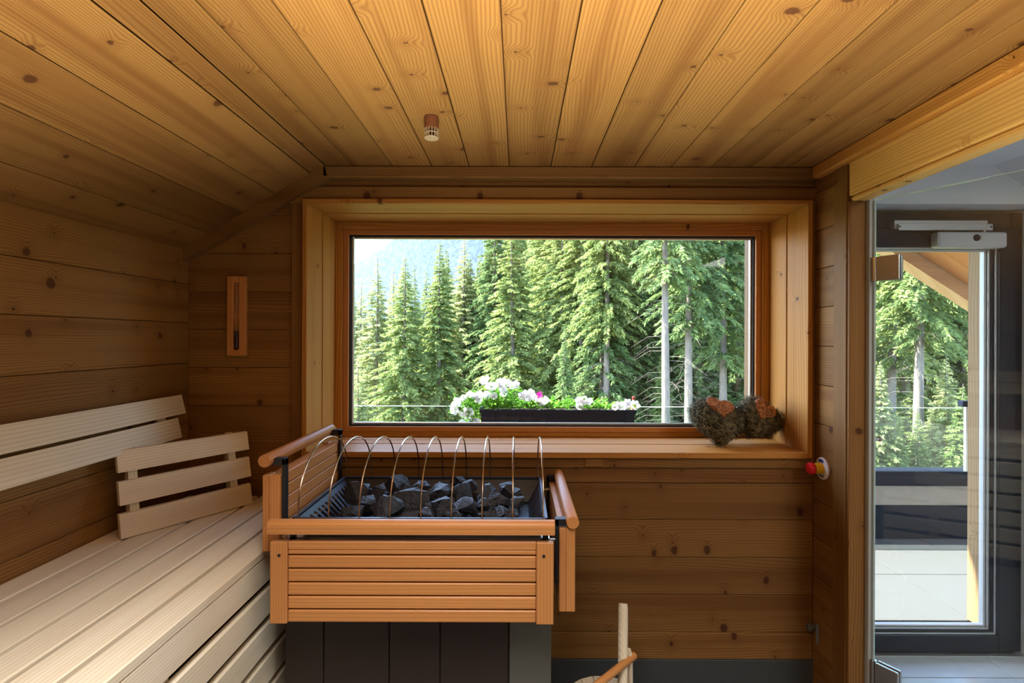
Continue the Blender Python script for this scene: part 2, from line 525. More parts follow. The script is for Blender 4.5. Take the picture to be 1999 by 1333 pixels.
# ------------------------------------------------------------------ right wall: panelling, post, header
wr = empty('wall_right'); tag(wr, kind='structure')
DP = 1.99       # front of the post, edge of the doorway
box('wall_core', (XR + .018, DP + .005, 0), (XR + .062, DW + .02, ZC), DARK_GAP, wr, 0)
z = 0.02
while z < 2.2:
    box('plank', (XR, DP + .083, z + .001), (XR + .018, DW, min(z + .1635, 2.215)), W['panel_y'], wr)
    z += .1645
box('trim_board', (XR - .006, DP + .002, 0.0), (XR + .018, DP + .082, ZC - .05), W['panel_z'], wr)
box('post', (XR - .002, DP - .012, 0.0), (1.341, DP + .002, 2.064), W['panel_z'], wr)
box('outer_lining', (XR + .062, DP + .005, 0), (1.341, DO - .3, 2.3), WHITE_PAINT, wr, 0)
hd = empty('trim_3'); tag(hd, kind='structure')
box('header_beam', (XR - .006, YB, 2.082), (1.335, DP - .012, ZC - .05), W['beam_y'], hd, 0.004)
box('header_beam', (XR + .001, YB, 2.062), (1.341, DP - .012, 2.081), W['beam_y'], hd, 0.006)
box('moulding', (XR - .035, YB, ZC - .052), (1.335, DW - .045, ZC), W['frame_y'], hd, 0.006)
box('door_seal', (1.342, DP - .030, 0.0), (1.362, DP + .002, 2.075), RUBBER, wr)
box('near_post', (XR, 0.98, 0.0), (1.341, 1.05, 2.062), W['panel_z'], wr)
ws = MB().box((XR + .025, YB, 0.02), (XR + .035, 0.98, 2.062)).build('glass_partition', GLASS_DOOR, wr)
# sauna wall behind the camera
wk = empty('wall_rear'); tag(wk, kind='structure')
box('wall_core', (XL - .25, YB - .12, -0.1), (1.34, YB - .018, ZC + .1), DARK_GAP, wk, 0)
z = 0.0
while z < 2.25:
    box('plank', (XL, YB - .018, z + .001), (XR, YB, min(z + .1675, ZC)), W['panel_x'], wk)
    z += .1685

# ------------------------------------------------------------------ rest room beside the sauna
wf = empty('wall_facade'); tag(wf, kind='structure')
MB().box((1.342, 2.40, DOORZ), (2.46, DO - .02, 2.42)).prism([(DOORX1, -.1), (3.6, -.1), (3.6, 1.60), (2.46, 2.30)], 2.40, DO - .02).box(
    (1.342, DO - .30, -.1), (DOORX0, DO - .02, DOORZ)).build('wall_core', WHITE_PAINT, wf)
ce2 = empty('ceiling'); tag(ce2, kind='structure')
MB().box((1.345, -2.6, 2.344), (2.22, 2.40, 2.42)).build('ceiling_core', WHITE_PAINT, ce2)
MB().prism([(2.221, 2.344), (3.40, 2.344 - .64 * 1.179), (3.40, 2.42 - .64 * 1.179), (2.221, 2.42)], -2.6, 2.40).build('ceiling_slope', WHITE_PAINT, ce2)
wr2 = box('wall_far_right', (3.40, -2.8, 0), (3.6, 2.40, 1.66), WHITE_PAINT, c=0); tag(wr2, kind='structure')
wk2 = box('wall_near', (1.345, -2.8, 0), (3.40, -2.6, 2.4), WHITE_PAINT, c=0); tag(wk2, kind='structure')

# ------------------------------------------------------------------ roof and outer shell
rf = empty('roof'); tag(rf, kind='structure')
RX, RZ = 0.15, 3.60                 # ridge
def slab(x0, z0, x1, z1, th, y0, y1, name, mat):
    return MB().prism([(x0, z0), (x1, z1), (x1, z1 + th), (x0, z0 + th)], y0, y1).build(name, mat, rf)
slab(RX, RZ + .3, 5.6, RZ + .3 - .64 * (5.6 - RX), .22, -3.0, DO, 'roof_slab', ANTHRACITE)
slab(RX, RZ + .3, -3.2, RZ + .3 - .60 * (RX + 3.2), .22, -3.0, DO, 'roof_slab', ANTHRACITE)
slab(RX, RZ + .03, 5.6, RZ + .03 - .64 * (5.6 - RX), .19, DO, 3.55, 'roof_overhang', ORANGE)  # overhangs run unseen past the rafters, lengthened to shade the door reveal
slab(RX, RZ + .03, -3.2, RZ + .03 - .60 * (RX + 3.2), .19, DO, 3.55, 'roof_overhang', ORANGE)
# soffit boards of the right verge, seen through the terrace door
for j, (y0, y1) in enumerate(((DO, 2.94), (2.942, 3.09), (3.092, 3.24))):
    slab(RX, RZ, 5.5, RZ - .64 * (5.5 - RX), .028, y0, y1, 'soffit_board', ORANGE)
    slab(RX, RZ, -3.1, RZ - .60 * (RX + 3.1), .028, y0, y1, 'soffit_board', ORANGE)
slab(RX, RZ - .095, 5.5, RZ - .095 - .64 * (5.5 - RX), .13, 3.25, 3.36, 'verge_rafter', RAFTER)
slab(RX, RZ - .095, -3.1, RZ - .095 - .60 * (RX + 3.1), .13, 3.25, 3.36, 'verge_rafter', RAFTER)

# ------------------------------------------------------------------ window
wi = empty('window_1'); tag(wi, kind='structure')
T = .020
DM = 2.365
for (y0, y1, e) in ((DW - .030, DM, 0.0), (DM + .001, 2.56, 0.004)):
    box('reveal_board', (OX0 - T, y0, OZ0 - T), (OX0 + e, y1, OZ1 + T), W['frame_z'], wi, 0.002)
    box('reveal_board', (OX1 - e, y0, OZ0 - T), (OX1 + T, y1, OZ1 + T), W['frame_z'], wi, 0.002)
    box('reveal_board', (OX0 + e, y0, OZ1 - e), (OX1 - e, y1, OZ1 + T), W['frame_x'], wi, 0.002)
    box('sill_board', (OX0 + e, y0, OZ0 - T - .004), (OX1 - e, y1, OZ0 + e * .5), W['frame_x'], wi, 0.002)
def ring(name, x0, x1, z0, z1, w, y0, y1, key, mat=None, wb_=None):
    wb_ = w if wb_ is None else wb_
    mz = mat or W[key + '_z']; mx = mat or W[key + '_x']
    box(name, (x0, y0, z0), (x0 + w, y1, z1), mz, wi, 0.002)
    box(name, (x1 - w, y0, z0), (x1, y1, z1), mz, wi, 0.002)
    box(name, (x0 + w, y0, z1 - w), (x1 - w, y1, z1), mx, wi, 0.002)
    box(name, (x0 + w, y0, z0), (x1 - w, y1, z0 + wb_), mx, wi, 0.002)
ring('frame', OX0 + .004, OX1 - .004, OZ0 + .003, OZ1 - .004, .034, 2.522, 2.60, 'frame', None, .020)
ring('sash', OX0 + .038, OX1 - .038, OZ0 + .023, OZ1 - .038, .026, 2.536, 2.60, 'guard')
ring('glazing_bead', OX0 + .064, OX1 - .064, OZ0 + .049, OZ1 - .064, .007, 2.552, 2.572, 'x', BLACK_METAL)
ring('spacer', OX0 + .071, OX1 - .071, OZ0 + .056, OZ1 - .071, .009, 2.566, 2.584, 'x', ALU)
box('pane', (OX0 + .066, 2.574, OZ0 + .05), (OX1 - .066, 2.580, OZ1 - .066), GLASS, wi, 0)
# outer reveal of weathered larch
box('outer_reveal', (OX0 - T, 2.601, OZ0 - .02), (OX0 - .002, DO + .01, OZ1 + T), W['weather_z'], wi)
box('outer_reveal', (OX1 - .006, 2.601, OZ0 - .02), (OX1 + T, DO + .01, OZ1 + T), W['weather_z'], wi)
box('outer_reveal', (OX0, 2.601, OZ1 - .004), (OX1, DO + .01, OZ1 + T), W['weather_x'], wi)
box('outer_sill', (OX0, 2.601, OZ0 - .03), (OX1, DO + .03, OZ0 + .012), ANTHRACITE_OUT, wi)

# ------------------------------------------------------------------ terrace door
td = empty('door_1'); tag(td, kind='structure')
DD = 2.49
def dring(name, x0, x1, z0, z1, wx, wt, wbm, y0, y1, mat, c=0.003):
    box(name, (x0, y0, z0), (x0 + wx, y1, z1), mat, td, c)
    box(name, (x1 - wx, y0, z0), (x1, y1, z1), mat, td, c)
    box(name, (x0 + wx, y0, z1 - wt), (x1 - wx, y1, z1), mat, td, c)
    if wbm > 0: box(name, (x0 + wx, y0, z0), (x1 - wx, y1, z0 + wbm), mat, td, c)
dring('frame', DOORX0, DOORX1, 0.004, 2.15, .052, .085, .012, DD + .01, DD + .10, ANTHRACITE)
dring('door_leaf', DOORX0 + .048, DOORX1 - .048, 0.014, 2.070, .080, .092, .080, DD - .008, DD + .075, ANTHRACITE)
gx0, gx1, gz0, gz1 = DOORX0 + .128, DOORX1 - .128, .094, 1.978
for (e, y0, y1, mt) in ((0.0, DD + .004, DD + .030, ALU), (.010, DD + .012, DD + .045, ANTHRACITE), (.020, DD + .020, DD + .05, ALU), (.032, DD + .03, DD + .055, GREY_PLASTIC)):
    w_ = .010
    dring('glazing_bead', gx0 + e, gx1 - e, gz0 + e * .8, gz1 - e * .3, w_, .004 if e else .006, w_ * .8, y0, y1, mt, 0.001)
box('pane', (gx0 + .004, DD + .046, gz0 + .004), (gx1 - .004, DD + .052, gz1 - .004), GLASS, td, 0)
box('threshold', (DOORX0, DD - .03, 0.0), (DOORX1, DD + .12, 0.010), ALU, td)
box('outer_reveal', (DOORX1 - .004, DD + .10, 0.004), (DOORX1 + .03, DO + .01, 2.16), W['weather_z'], td)
box('outer_reveal', (DOORX0 - .03, DD + .10, 0.004), (DOORX0 + .004, DO + .01, 2.16), W['weather_z'], td)
box('outer_reveal', (DOORX0, DD + .10, 2.15), (DOORX1, DO + .01, 2.18), W['weather_x'], td)

# door closer on the terrace door
dc = empty('door_closer', (2.2, DD - .02, 2.0)); tag(dc, 'light grey door closer with sliding arm above the terrace door', 'door closer')
def L(o, p): return tuple(Vector(p) - o.location)
def lbox(o, name, a, b, mat, c=0.002): return box(name, L(o, a), L(o, b), mat, o, c)
b0 = P(1828, 480, 2.44); b1 = P(1963, 450, 2.44)
lbox(dc, 'body', (b0.x, DD - .062, b0.z), (b1.x, DD - .008, b1.z), GREY_PLASTIC, 0.008)
s0 = P(1745, 443, 2.46); s1 = P(1928, 427, 2.46)
lbox(dc, 'slide_rail', (s0.x, DD - .030, s0.z), (s1.x, DD + .010, s1.z), ALU, 0.002)
s0 = P(1755, 446, 2.44); s1 = P(1940, 433, 2.44)
lbox(dc, 'arm', (s0.x, DD - .045, s0.z), (s1.x, DD - .033, s1.z), ALU, 0.002)
pv = P(1924, 448, 2.44)
MB().tube([L(dc, (pv.x, DD - .038, pv.z - .02)), L(dc, (pv.x, DD - .038, pv.z + .03))], .008, 12).build('spindle', CHROME, dc)
for sx in (1758, 1936):
    q = P(sx, 439, 2.44)
    MB().tube([L(dc, (q.x, DD - .047, q.z)), L(dc, (q.x, DD - .044, q.z))], .004, 10).build('screw', BLACK_METAL, dc)
q = P(1905, 461, 2.43)
MB().tube([L(dc, (q.x, DD - .065, q.z)), L(dc, (q.x, DD - .060, q.z))], .016, 20).build('cap', BLACK_METAL, dc)
q = P(1918, 461, 2.43)
MB().tube([L(dc, (q.x, DD - .066, q.z)), L(dc, (q.x, DD - .061, q.z))], .013, 20).build('cap', ALU, dc)

# ------------------------------------------------------------------ glass sauna door, standing ajar
HX, HY = 1.358, 1.955
DANG = math.atan2(-.844, .536)
gd = empty('door_2', (HX, HY, 0.0), DANG); tag(gd, kind='structure')
box('pane', (0.004, -.004, 0.012), (0.72, .004, 2.060), GLASS_DOOR, gd, 0)
box('glass_edge', (0.004, -.0041, 2.0601), (0.72, .0041, 2.0625), GLASS_EDGE, gd, 0)
box('glass_edge', (0.0015, -.0041, 0.012), (0.0038, .0041, 2.060), GLASS_EDGE, gd, 0)
for zc in (1.797, .262):
    box('hinge_plate', (0.012, -.017, zc - .046), (.088, -.0045, zc + .046), CHROME, gd, 0.002)
    box('hinge_plate', (0.012, .0045, zc - .046), (.088, .017, zc + .046), CHROME, gd, 0.002)
    MB().tube([(0.0, 0, zc - .046), (0.0, 0, zc + .046)], .012, 14).build('hinge_barrel', CHROME, gd, True)
ds = empty('door_stop_pin', (1.362, DP - .014, 1.146)); tag(ds, 'short metal pin sticking out beside the glass sauna door', 'pin')
MB().tube([(0, 0, 0), (.035, 0, 0)], .007, 12).build('pin', CHROME, ds, True)
MB().tube([(.030, 0, 0), (.036, 0, 0)], .010, 12).build('tip', RUBBER, ds, True)

# ------------------------------------------------------------------ terrace
te = box('terrace', (-4.5, 2.77, -.35), (6.5, 4.25, -.022), GROUT, c=0); tag(te, kind='structure')
ys = [2.80, 3.34, 3.94]
ys = [2.791, 3.340, 3.938]
for i in range(2):
    for j in range(-12, 6):
        xa = 3.085 + j * .60
        if xa < -4.4 or xa > 5.8: continue
        box('tile', (xa + .0025, ys[i] + .0025, -.022), (xa + .5975, ys[i + 1] - .0025, 0.0), TERRACE_TILE, te, 0.0015)
pa = empty('parapet'); tag(pa, kind='structure')
box('base_sheet', (-4.5, 3.94, -.3), (6.5, 4.25, .250), ANTHRACITE_OUT, pa)
box('plaster_band', (-4.5, 3.955, .2505), (6.5, 4.24, .406), PLASTER_BAND, pa)
box('cap_rail', (-4.5, 3.93, .4065), (6.5, 4.26, .470), ANTHRACITE_OUT, pa)
box('clamp_channel', (-4.5, 3.945, .4705), (6.5, 4.00, .513), ANTHRACITE_OUT, pa)
gr = empty('railing', (0, 3.965, .513)); tag(gr, 'frameless glass balustrade along the edge of the terrace', 'railing')
xx = -4.4
while xx < 3.4:
    x1 = min(xx + 1.92, 3.455)
    box('pane', (xx, -.006, -.03), (x1, .006, .486), GLASS_RAIL, gr, 0)
    box('glass_edge', (xx, -.0062, .4862), (x1, .0062, .490), GLASS_EDGE, gr, 0)
    xx += 1.93
box('end_clamp', (3.42, -.025, .500), (3.52, .025, .545), ANTHRACITE_OUT, gr)
box('end_strip', (3.457, -.012, -.03), (3.475, .012, .499), ALU, gr)

# ------------------------------------------------------------------ bench along the left wall
be = empty('sauna_bench', (-1.12, 0.5, 0)); tag(be, 'pale slatted sauna bench running along the left wall', 'bench')
ZB = .845
YE = DW - .006
xs = [(-1.427, -1.338), (-1.326, -1.230), (-1.216, -1.123), (-1.109, -1.022), (-1.008, -.917), (-.902, -.817)]
for (x0, x1) in xs:
    lbox(be, 'seat_slat', (x0, YB + .02, ZB - .027), (x1, YE, ZB), W['bench_y'], 0.003)
zt = ZB - .029
for i in range(7):
    lbox(be, 'front_slat', (-.842, YB + .02, zt - .088), (-.819, YE, zt), W['bench_y'], 0.003)
    zt -= .1125
for yc in (-0.9, -.2, .5, 1.2, 1.9):
    lbox(be, 'bearer', (-1.426, yc, ZB - .10), (-.843, yc + .04, ZB - .0275), W['bench_x'], 0.002)
    lbox(be, 'leg', (-.890, yc, 0.0), (-.843, yc + .04, ZB - .10), W['bench_z'], 0.002)

# wall backrest
bk = empty('slatted_back_support', (-1.41, .6, 1.12)); tag(bk, 'long pale two-slat backrest fixed along the left wall above the bench', 'backrest')
def slant(x_top, z_top, x_bot, z_bot, th, y0, y1, name, mat, parent):
    d = Vector((x_bot - x_top, z_bot - z_top)).normalized(); n = Vector((-d.y, d.x))
    if n.x > 0: n = -n
    poly = [(x_top, z_top), (x_bot, z_bot), (x_bot + n.x * th, z_bot + n.y * th), (x_top + n.x * th, z_top + n.y * th)]
    o = parent.location
    return MB().prism([(p[0] - o.x, p[1] - o.z) for p in poly], y0 - o.y, y1 - o.y).build(name, mat, parent)
slant(-1.398, 1.291, -1.380, 1.214, .020, YB + .1, 2.128, 'slat', W['bench_y'], bk)
slant(-1.378, 1.203, -1.360, 1.124, .020, YB + .1, 2.075, 'slat', W['bench_y'], bk)
for yc in (-.7, .3, 1.2, 1.99):
    slant(-1.419, 1.280, -1.383, 1.135, .010, yc, yc + .045, 'bracket', W['bench_z'], bk)

# loose headrest leaning on the bench
hr = empty('leaning_backrest', (-1.335, 1.725, ZB)); tag(hr, 'loose pale three-slat backrest leaning askew on the bench by the corner', 'backrest')
base_dir = Vector((-1.09 + 1.335, 2.105 - 1.725, 0)); blen = base_dir.length; base_dir.normalize()
hr.rotation_euler = (0, 0, math.atan2(base_dir.y, base_dir.x))
# local: x along the slats, y = back (to the left wall), z up
lean = [(0.0, .003, .082), (.010, .113, .190), (.026, .222, .294)]      # back offset, z0, z1
for (yo, z0, z1) in lean:
    y1o = yo + .016
    MB().prism([(yo, z0), (yo + .018, z0), (y1o + .018, z1), (y1o, z1)], 0.0, blen, 'x').build('slat', W['bench_x'], hr)
for xo in (.035, blen - .075):
    prof = [(.018, .004), (.029, .113), (.045, .222), (.058, .288), (.072, .296), (.080, .270), (.062, .10), (.050, .0)]
    MB().prism([(p[0] + .001, p[1]) for p in prof], xo, xo + .028, 'x').build('batten', W['bench_z'], hr)

# ------------------------------------------------------------------ sauna heater
he = empty('sauna_heater', (-.31, 1.88, 0)); tag(he, 'floor-standing sauna heater with stone tray, wire hoops and wooden guard', 'heater')
HO = he.location
def hbox(name, a, b, mat, parent=None, c=0.002):
    return box(name, tuple(Vector(a) - HO), tuple(Vector(b) - HO), mat, parent or he, c)
def hp(p): return Vector(p) - HO
hbox('body', (-.745, 1.712, .03), (.105, 2.19, .74), HEATER_DARK, c=0)
for (x0, x1) in ((-.770, -.645), (-.642, -.427), (-.424, -.258), (-.255, -.030)):
    hbox('front_panel', (x0, 1.700, .02), (x1, 1.711, .84), HEATER_DARK)
hbox('front_panel', (-.026, 1.696, .02), (.112, 1.711, .84), HEATER_GREY)
hbox('steel_liner', (-.70, 1.640, .70), (.09, 1.646, .915), STEEL, c=0)
hbox('steel_liner', (-.70, 1.646, .70), (-.694, 2.08, .915), STEEL, c=0)
hbox('steel_liner', (.084, 1.646, .70), (.09, 2.08, .915), STEEL, c=0)
hbox('steel_lip', (-.72, 1.590, .905), (.10, 1.645, .909), STEEL, c=0.001)
# stone tray
TX0, TX1, TY0, TY1, TZ = -.716, .096, 1.620, 2.110, .960
m = MB()
for (a, b) in (((TX0, TY0, TZ - .010), (TX1, TY0 + .008, TZ)), ((TX0, TY1 - .008, TZ - .010), (TX1, TY1, TZ)),
               ((TX0, TY0, TZ - .010), (TX0 + .010, TY1, TZ)), ((TX1 - .010, TY0, TZ - .010), (TX1, TY1, TZ))):
    m.box(hp(a), hp(b), .001)
m.build('tray_rim', TRAY_METAL, he)
def quadwall(name, p0, p1, p2, p3, mat):
    me = MB(); n = (Vector(p1) - Vector(p0)).cross(Vector(p3) - Vector(p0)).normalized() * .002
    vs_ = [hp(p) for p in (p0, p1, p2, p3)]
    me.add([v + n for v in vs_] + [v - n for v in vs_], [(0, 1, 2, 3), (7, 6, 5, 4), (0, 4, 5, 1), (1, 5, 6, 2), (2, 6, 7, 3), (3, 7, 4, 0)])
    return me.build(name, mat, he)
BX0, BX1, BY0, BY1, BZ = TX0 + .085, TX1 - .055, TY0 + .05, TY1 - .05, .872
quadwall('tray_wall', (TX0, TY0, TZ - .005), (TX1, TY0, TZ - .005), (BX1, BY0, BZ), (BX0, BY0, BZ), BLACK_METAL)
quadwall('tray_wall', (TX0, TY1, TZ - .005), (TX1, TY1, TZ - .005), (BX1, BY1, BZ), (BX0, BY1, BZ), BLACK_METAL)
hbox('tray_floor', (BX0, BY0, BZ - .004), (BX1, BY1, BZ), BLACK_METAL, c=0)
for (xt, xb) in ((TX0 + .004, BX0), (TX1 - .004, BX1)):
    m = MB()
    def wp(s, t):     # s along the depth, t down the slope
        y = (TY0 + (TY1 - TY0) * s) * (1 - t) + (BY0 + (BY1 - BY0) * s) * t
        return hp((xt + (xb - xt) * t, y, TZ - .006 + (BZ - TZ + .006) * t))
    def strip(s0, s1, t0, t1):
        vs_ = [wp(s0, t0), wp(s1, t0), wp(s1, t1), wp(s0, t1)]
        dn = Vector((0, 0, -.003))
        m.add(vs_ + [v + dn for v in vs_], [(0, 1, 2, 3), (7, 6, 5, 4), (0, 4, 5, 1), (1, 5, 6, 2), (2, 6, 7, 3), (3, 7, 4, 0)])
    strip(0, 1, 0, .22); strip(0, 1, .80, 1.0)
    for q in range(15):
        s = q / 14.0
        strip(max(0, s - .017), min(1, s + .017), .22, .80)
    m.build('slotted_wall', TRAY_METAL, he)
# wire hoops
for q in range(9):
    x = -.699 + q * .0975
    pts = []
    for s in range(25):
        an = math.pi * s / 24
        pts.append(hp((x, 1.867 - .238 * math.cos(an), TZ - .005 + .208 * math.sin(an) ** .82)))
    pts = [hp((x, 1.629, TZ - .035))] + pts + [hp((x, 2.105, TZ - .035))]
    MB().tube(pts, .0026, 8).build('wire_hoop', HOOP_METAL, he, True)
an = math.radians(118)
MB().tube([hp((-.70, 1.867 - .238 * math.cos(an), TZ - .005 + .208 * math.sin(an) ** .82 - .005)), hp((.083, 1.867 - .238 * math.cos(an), TZ - .005 + .208 * math.sin(an) ** .82 - .005))], .0018, 6).build('cross_rod', HOOP_METAL, he, True)

# wooden guards: front, left (raised beside the bench) and right
GP = {}
def guard_front():
    g = hbox('front_guard', (-.735, 1.572, .680), (.095, 1.580, .900), W['guard_x'], c=0)
    x0, x1, z0, z1 = -.749, .109, .664, .911
    hbox('stile', (x0, 1.548, z0), (x0 + .052, 1.571, z1), W['guard_z'], g)
    hbox('stile', (x1 - .052, 1.548, z0), (x1, 1.571, z1), W['guard_z'], g)
    hbox('top_rail', (x0 + .0525, 1.552, z1 - .024), (x1 - .0525, 1.571, z1), W['guard_x'], g)
    n = 6; hgt = (z1 - z0) / n
    for i in range(n):
        zt = z1 - i * hgt
        hbox('slat', (x0 + .0525, 1.5535, zt - hgt + .0025), (x1 - .0525, 1.5715, zt - (.0245 if i == 0 else .0025)), W['guard_x'], g, .0025)
    for sx in (x0 + .028, x1 - .030):
        MB().tube([hp((sx, 1.5470, z1 - .040)), hp((sx, 1.550, z1 - .040))], .005, 12).build('screw', BLACK_METAL, g)
    for sx in (x0 + .045, x1 - .032):
        hbox('bracket', (sx, 1.582, .80), (sx + .018, 1.592, .945), BLACK_METAL, g, .001)
        hbox('bracket', (sx, 1.592, .80), (sx + .018, 1.640, .812), BLACK_METAL, g, .001)
    prof = []
    for k_ in range(14):
        a_ = math.pi * (k_ / 13.0)
        prof.append((1.562 + .021 * math.cos(a_), .960 + .016 * math.sin(a_)))
    prof += [(1.541, .937), (1.583, .937)]
    MB().prism([(p[0] - HO.y, p[1] - HO.z) for p in prof], -.755 - HO.x, .112 - HO.x, 'x').build('handrail', W['guard_x'], g)
def guard_side(xa, xb, xin, zr, z0, z1, y0, y1, xr, inner_sign):
    """xa..xb: whole thickness; slats on the side facing inner_sign"""
    xm = xa + (xb - xa) * (.38 if inner_sign > 0 else .42)
    g = hbox('side_guard', (min(xa, xb) + .004, y0 + .006, z0 + .006), (max(xa, xb) - .014, y1 - .006, z1 - .006), W['guard_y'], c=0)
    o0, o1 = (xa, xm - .0005) if inner_sign > 0 else (xm + .0005, xb)
    i0, i1 = (xm, xb) if inner_sign > 0 else (xa, xm)
    hbox('stile', (o0, y0, z0), (o1, y0 + .05, z1), W['guard_z'], g)
    hbox('stile', (o0, y1 - .05, z0), (o1, y1, z1), W['guard_z'], g)
    hbox('end_board', (i0, y0, z0), (i1, y0 + .018, z1), W['guard_z'], g)
    hbox('end_board', (i0, y1 - .018, z0), (i1, y1, z1), W['guard_z'], g)
    n = 6; hgt = (z1 - z0) / n
    for i in range(n):
        hbox('slat', (i0, y0 + .0185, z0 + i * hgt + .0015), (i1, y1 - .0185, z0 + (i + 1) * hgt - .0015), W['guard_y'], g, .002)
    s = .001 if inner_sign > 0 else -.001
    bx = xb + s if inner_sign > 0 else xa + s
    for yb in (y0 + .010, y1 - .035):
        hbox('bracket', (bx, yb, z0 + .08), (bx + .010 * inner_sign, yb + .026, zr + .002), BLACK_METAL, g, .001)
        hbox('bracket', (bx + .010 * inner_sign, yb, zr - .018), (xr, yb + .026, zr + .004), BLACK_METAL, g, .001)
    MB().tube([hp((xr, y0 - .012, zr)), hp((xr, y0 - .010, zr)), hp((xr, y1 + .01, zr))], [.0185, .020, .020], 22).build('handrail', W['guard_y'], g, True)
guard_front()
guard_side(-.803, -.748, 0, 1.143, .856, 1.096, 1.610, 2.160, -.792, 1)
guard_side(.131, .181, 0, .954, .670, .932, 1.610, 2.165, .172, -1)
for (yy, zz) in ((1.66, .905), (2.12, .935)):
    MB().tube([hp((.090, yy, zz - .03)), hp((.132, yy, zz - .03))], .006, 10).build('fixing_rod', CHROME, he)
    MB().tube([hp((-.748, yy, .87)), hp((-.700, yy, .87))], .006, 10).build('fixing_rod', CHROME, he)

# heater stones
def stone_mat():
    t = NT('heater_stone')
    tc = t.n('ShaderNodeTexCoord').outputs['Object']
    n1 = t.noise(tc, 22.0, 5.0, 0.7); n2 = t.noise(tc, 90.0, 3.0, 0.6)
    col = t.mix(n1, (0.006, 0.006, 0.008), (0.040, 0.044, 0.052))
    t.bsdf(col, 0.55, 0, 0.5, t.math('ADD', n1, t.math('MULTIPLY', n2, 0.4)), 0.9, 0.010)
    return t.m
STONE = stone_mat()
def stone(c, r, rr):
    bm = bmesh.new()
    sx, sy, sz = rr.uniform(.85, 1.25), rr.uniform(.75, 1.1), rr.uniform(.62, .95)
    for _ in range(15):
        v = Vector((rr.gauss(0, 1), rr.gauss(0, 1), rr.gauss(0, 1))).normalized() * rr.uniform(.85, 1.08)
        bm.verts.new((v.x * sx * r, v.y * sy * r, v.z * sz * r))
    res = bmesh.ops.convex_hull(bm, input=bm.verts)
    bmesh.ops.delete(bm, geom=list({e for e in res['geom_interior'] + res['geom_unused'] if isinstance(e, bmesh.types.BMVert)}), context='VERTS')
    bmesh.ops.triangulate(bm, faces=bm.faces)
    bmesh.ops.subdivide_edges(bm, edges=bm.edges, cuts=1)
    for v in bm.verts:
        v.co += Vector((rr.gauss(0, 1), rr.gauss(0, 1), rr.gauss(0, 1))) * r * .035
    bmesh.ops.recalc_face_normals(bm, faces=bm.faces)
    me = bpy.data.meshes.new('stone'); bm.to_mesh(me); bm.free()
    o = link('heater_stone', me, STONE)
    o.location = c
    o.rotation_euler = (0, 0, rr.uniform(0, 6))
    return o
rs = random.Random(11)
top = [(535, 405, 56), (640, 412, 46), (738, 372, 50), (788, 392, 34), (530, 488, 50), (680, 480, 84), (812, 440, 66), (850, 372, 40),
       (935, 398, 56), (958, 472, 60), (1040, 352, 32), (1095, 366, 34), (1066, 404, 56), (1080, 466, 48), (1182, 392, 46), (1160, 452, 36),
       (1245, 428, 44), (1336, 440, 36), (1178, 502, 34), (1240, 496, 40), (1300, 505, 32), (880, 500, 36), (600, 445, 36), (1285, 380, 34), (1010, 500, 34)]
for i, (a, b, r_) in enumerate(top):
    py = 800 + b / 2.5015; px = 480 + a / 2.5015
    d = 1.715 + (994 - py) / 50 * .29
    p = P(px, py, d); r = r_ / 2.5015 * d / 1000 * 1.38
    o = stone((p.x, p.y, p.z - .006), r, rs)
    nth = ['first', 'second', 'third', 'fourth', 'fifth', 'sixth', 'seventh', 'eighth', 'ninth'][max(0, min(8, round((p.x + .699) / .0975)))]
    row = 'front' if py > 985 else ('middle' if py > 968 else 'rear')
    size_w = 'large' if r_ >= 50 else ('medium' if r_ >= 36 else 'small')
    lab = f'{size_w} dark stone, {row} of the heap, near the {nth} wire hoop from left'
    tag(o, lab, 'stone', 'stones in the heater tray')
for j in range(7):
    for i in range(2 if j % 2 else 3):
        o = stone((-.56 + j * .088, BY0 + .08 + i * .12 + (.05 if j % 2 else 0), BZ + .038), .052, rs)
        tag(o, 'dark sauna stone in the lower layer, half hidden under the others', 'stone', 'stones in the heater tray')

# ------------------------------------------------------------------ small things in the sauna
# sand timer on the back wall
tm = empty('sand_timer', (-1.213, DW, 1.45)); tag(tm, 'narrow wooden sand timer hanging on the dark back wall', 'timer')
MB().box((-.040, -.022, 0), (-.013, -.001, .342), .002).box((.011, -.022, 0), (.040, -.001, .342), .002).box((-.013, -.022, 0), (.011, -.001, .024), .0).box(
    (-.013, -.022, .315), (.011, -.001, .342), 0).box((-.013, -.006, .024), (.011, -.001, .315), 0).build('board', W['guard_z'], tm)
tgl = [(.0015, .026), (.0095, .034), (.0095, .110), (.006, .150), (.002, .168), (.006, .186), (.0095, .225), (.0095, .304), (.0015, .313)]
MB().lathe(tgl, 16, Matrix.Translation((-.001, -.0165, 0))).build('glass_tube', glass('timer_glass', (.9, .9, .9)), tm, True)
MB().lathe([(.001, .027), (.0085, .035), (.0085, .105), (.0085, .106)], 16, Matrix.Translation((-.001, -.0165, 0))).build('sand', simple('dark_red_sand', (.045, .014, .010), .9), tm, True)

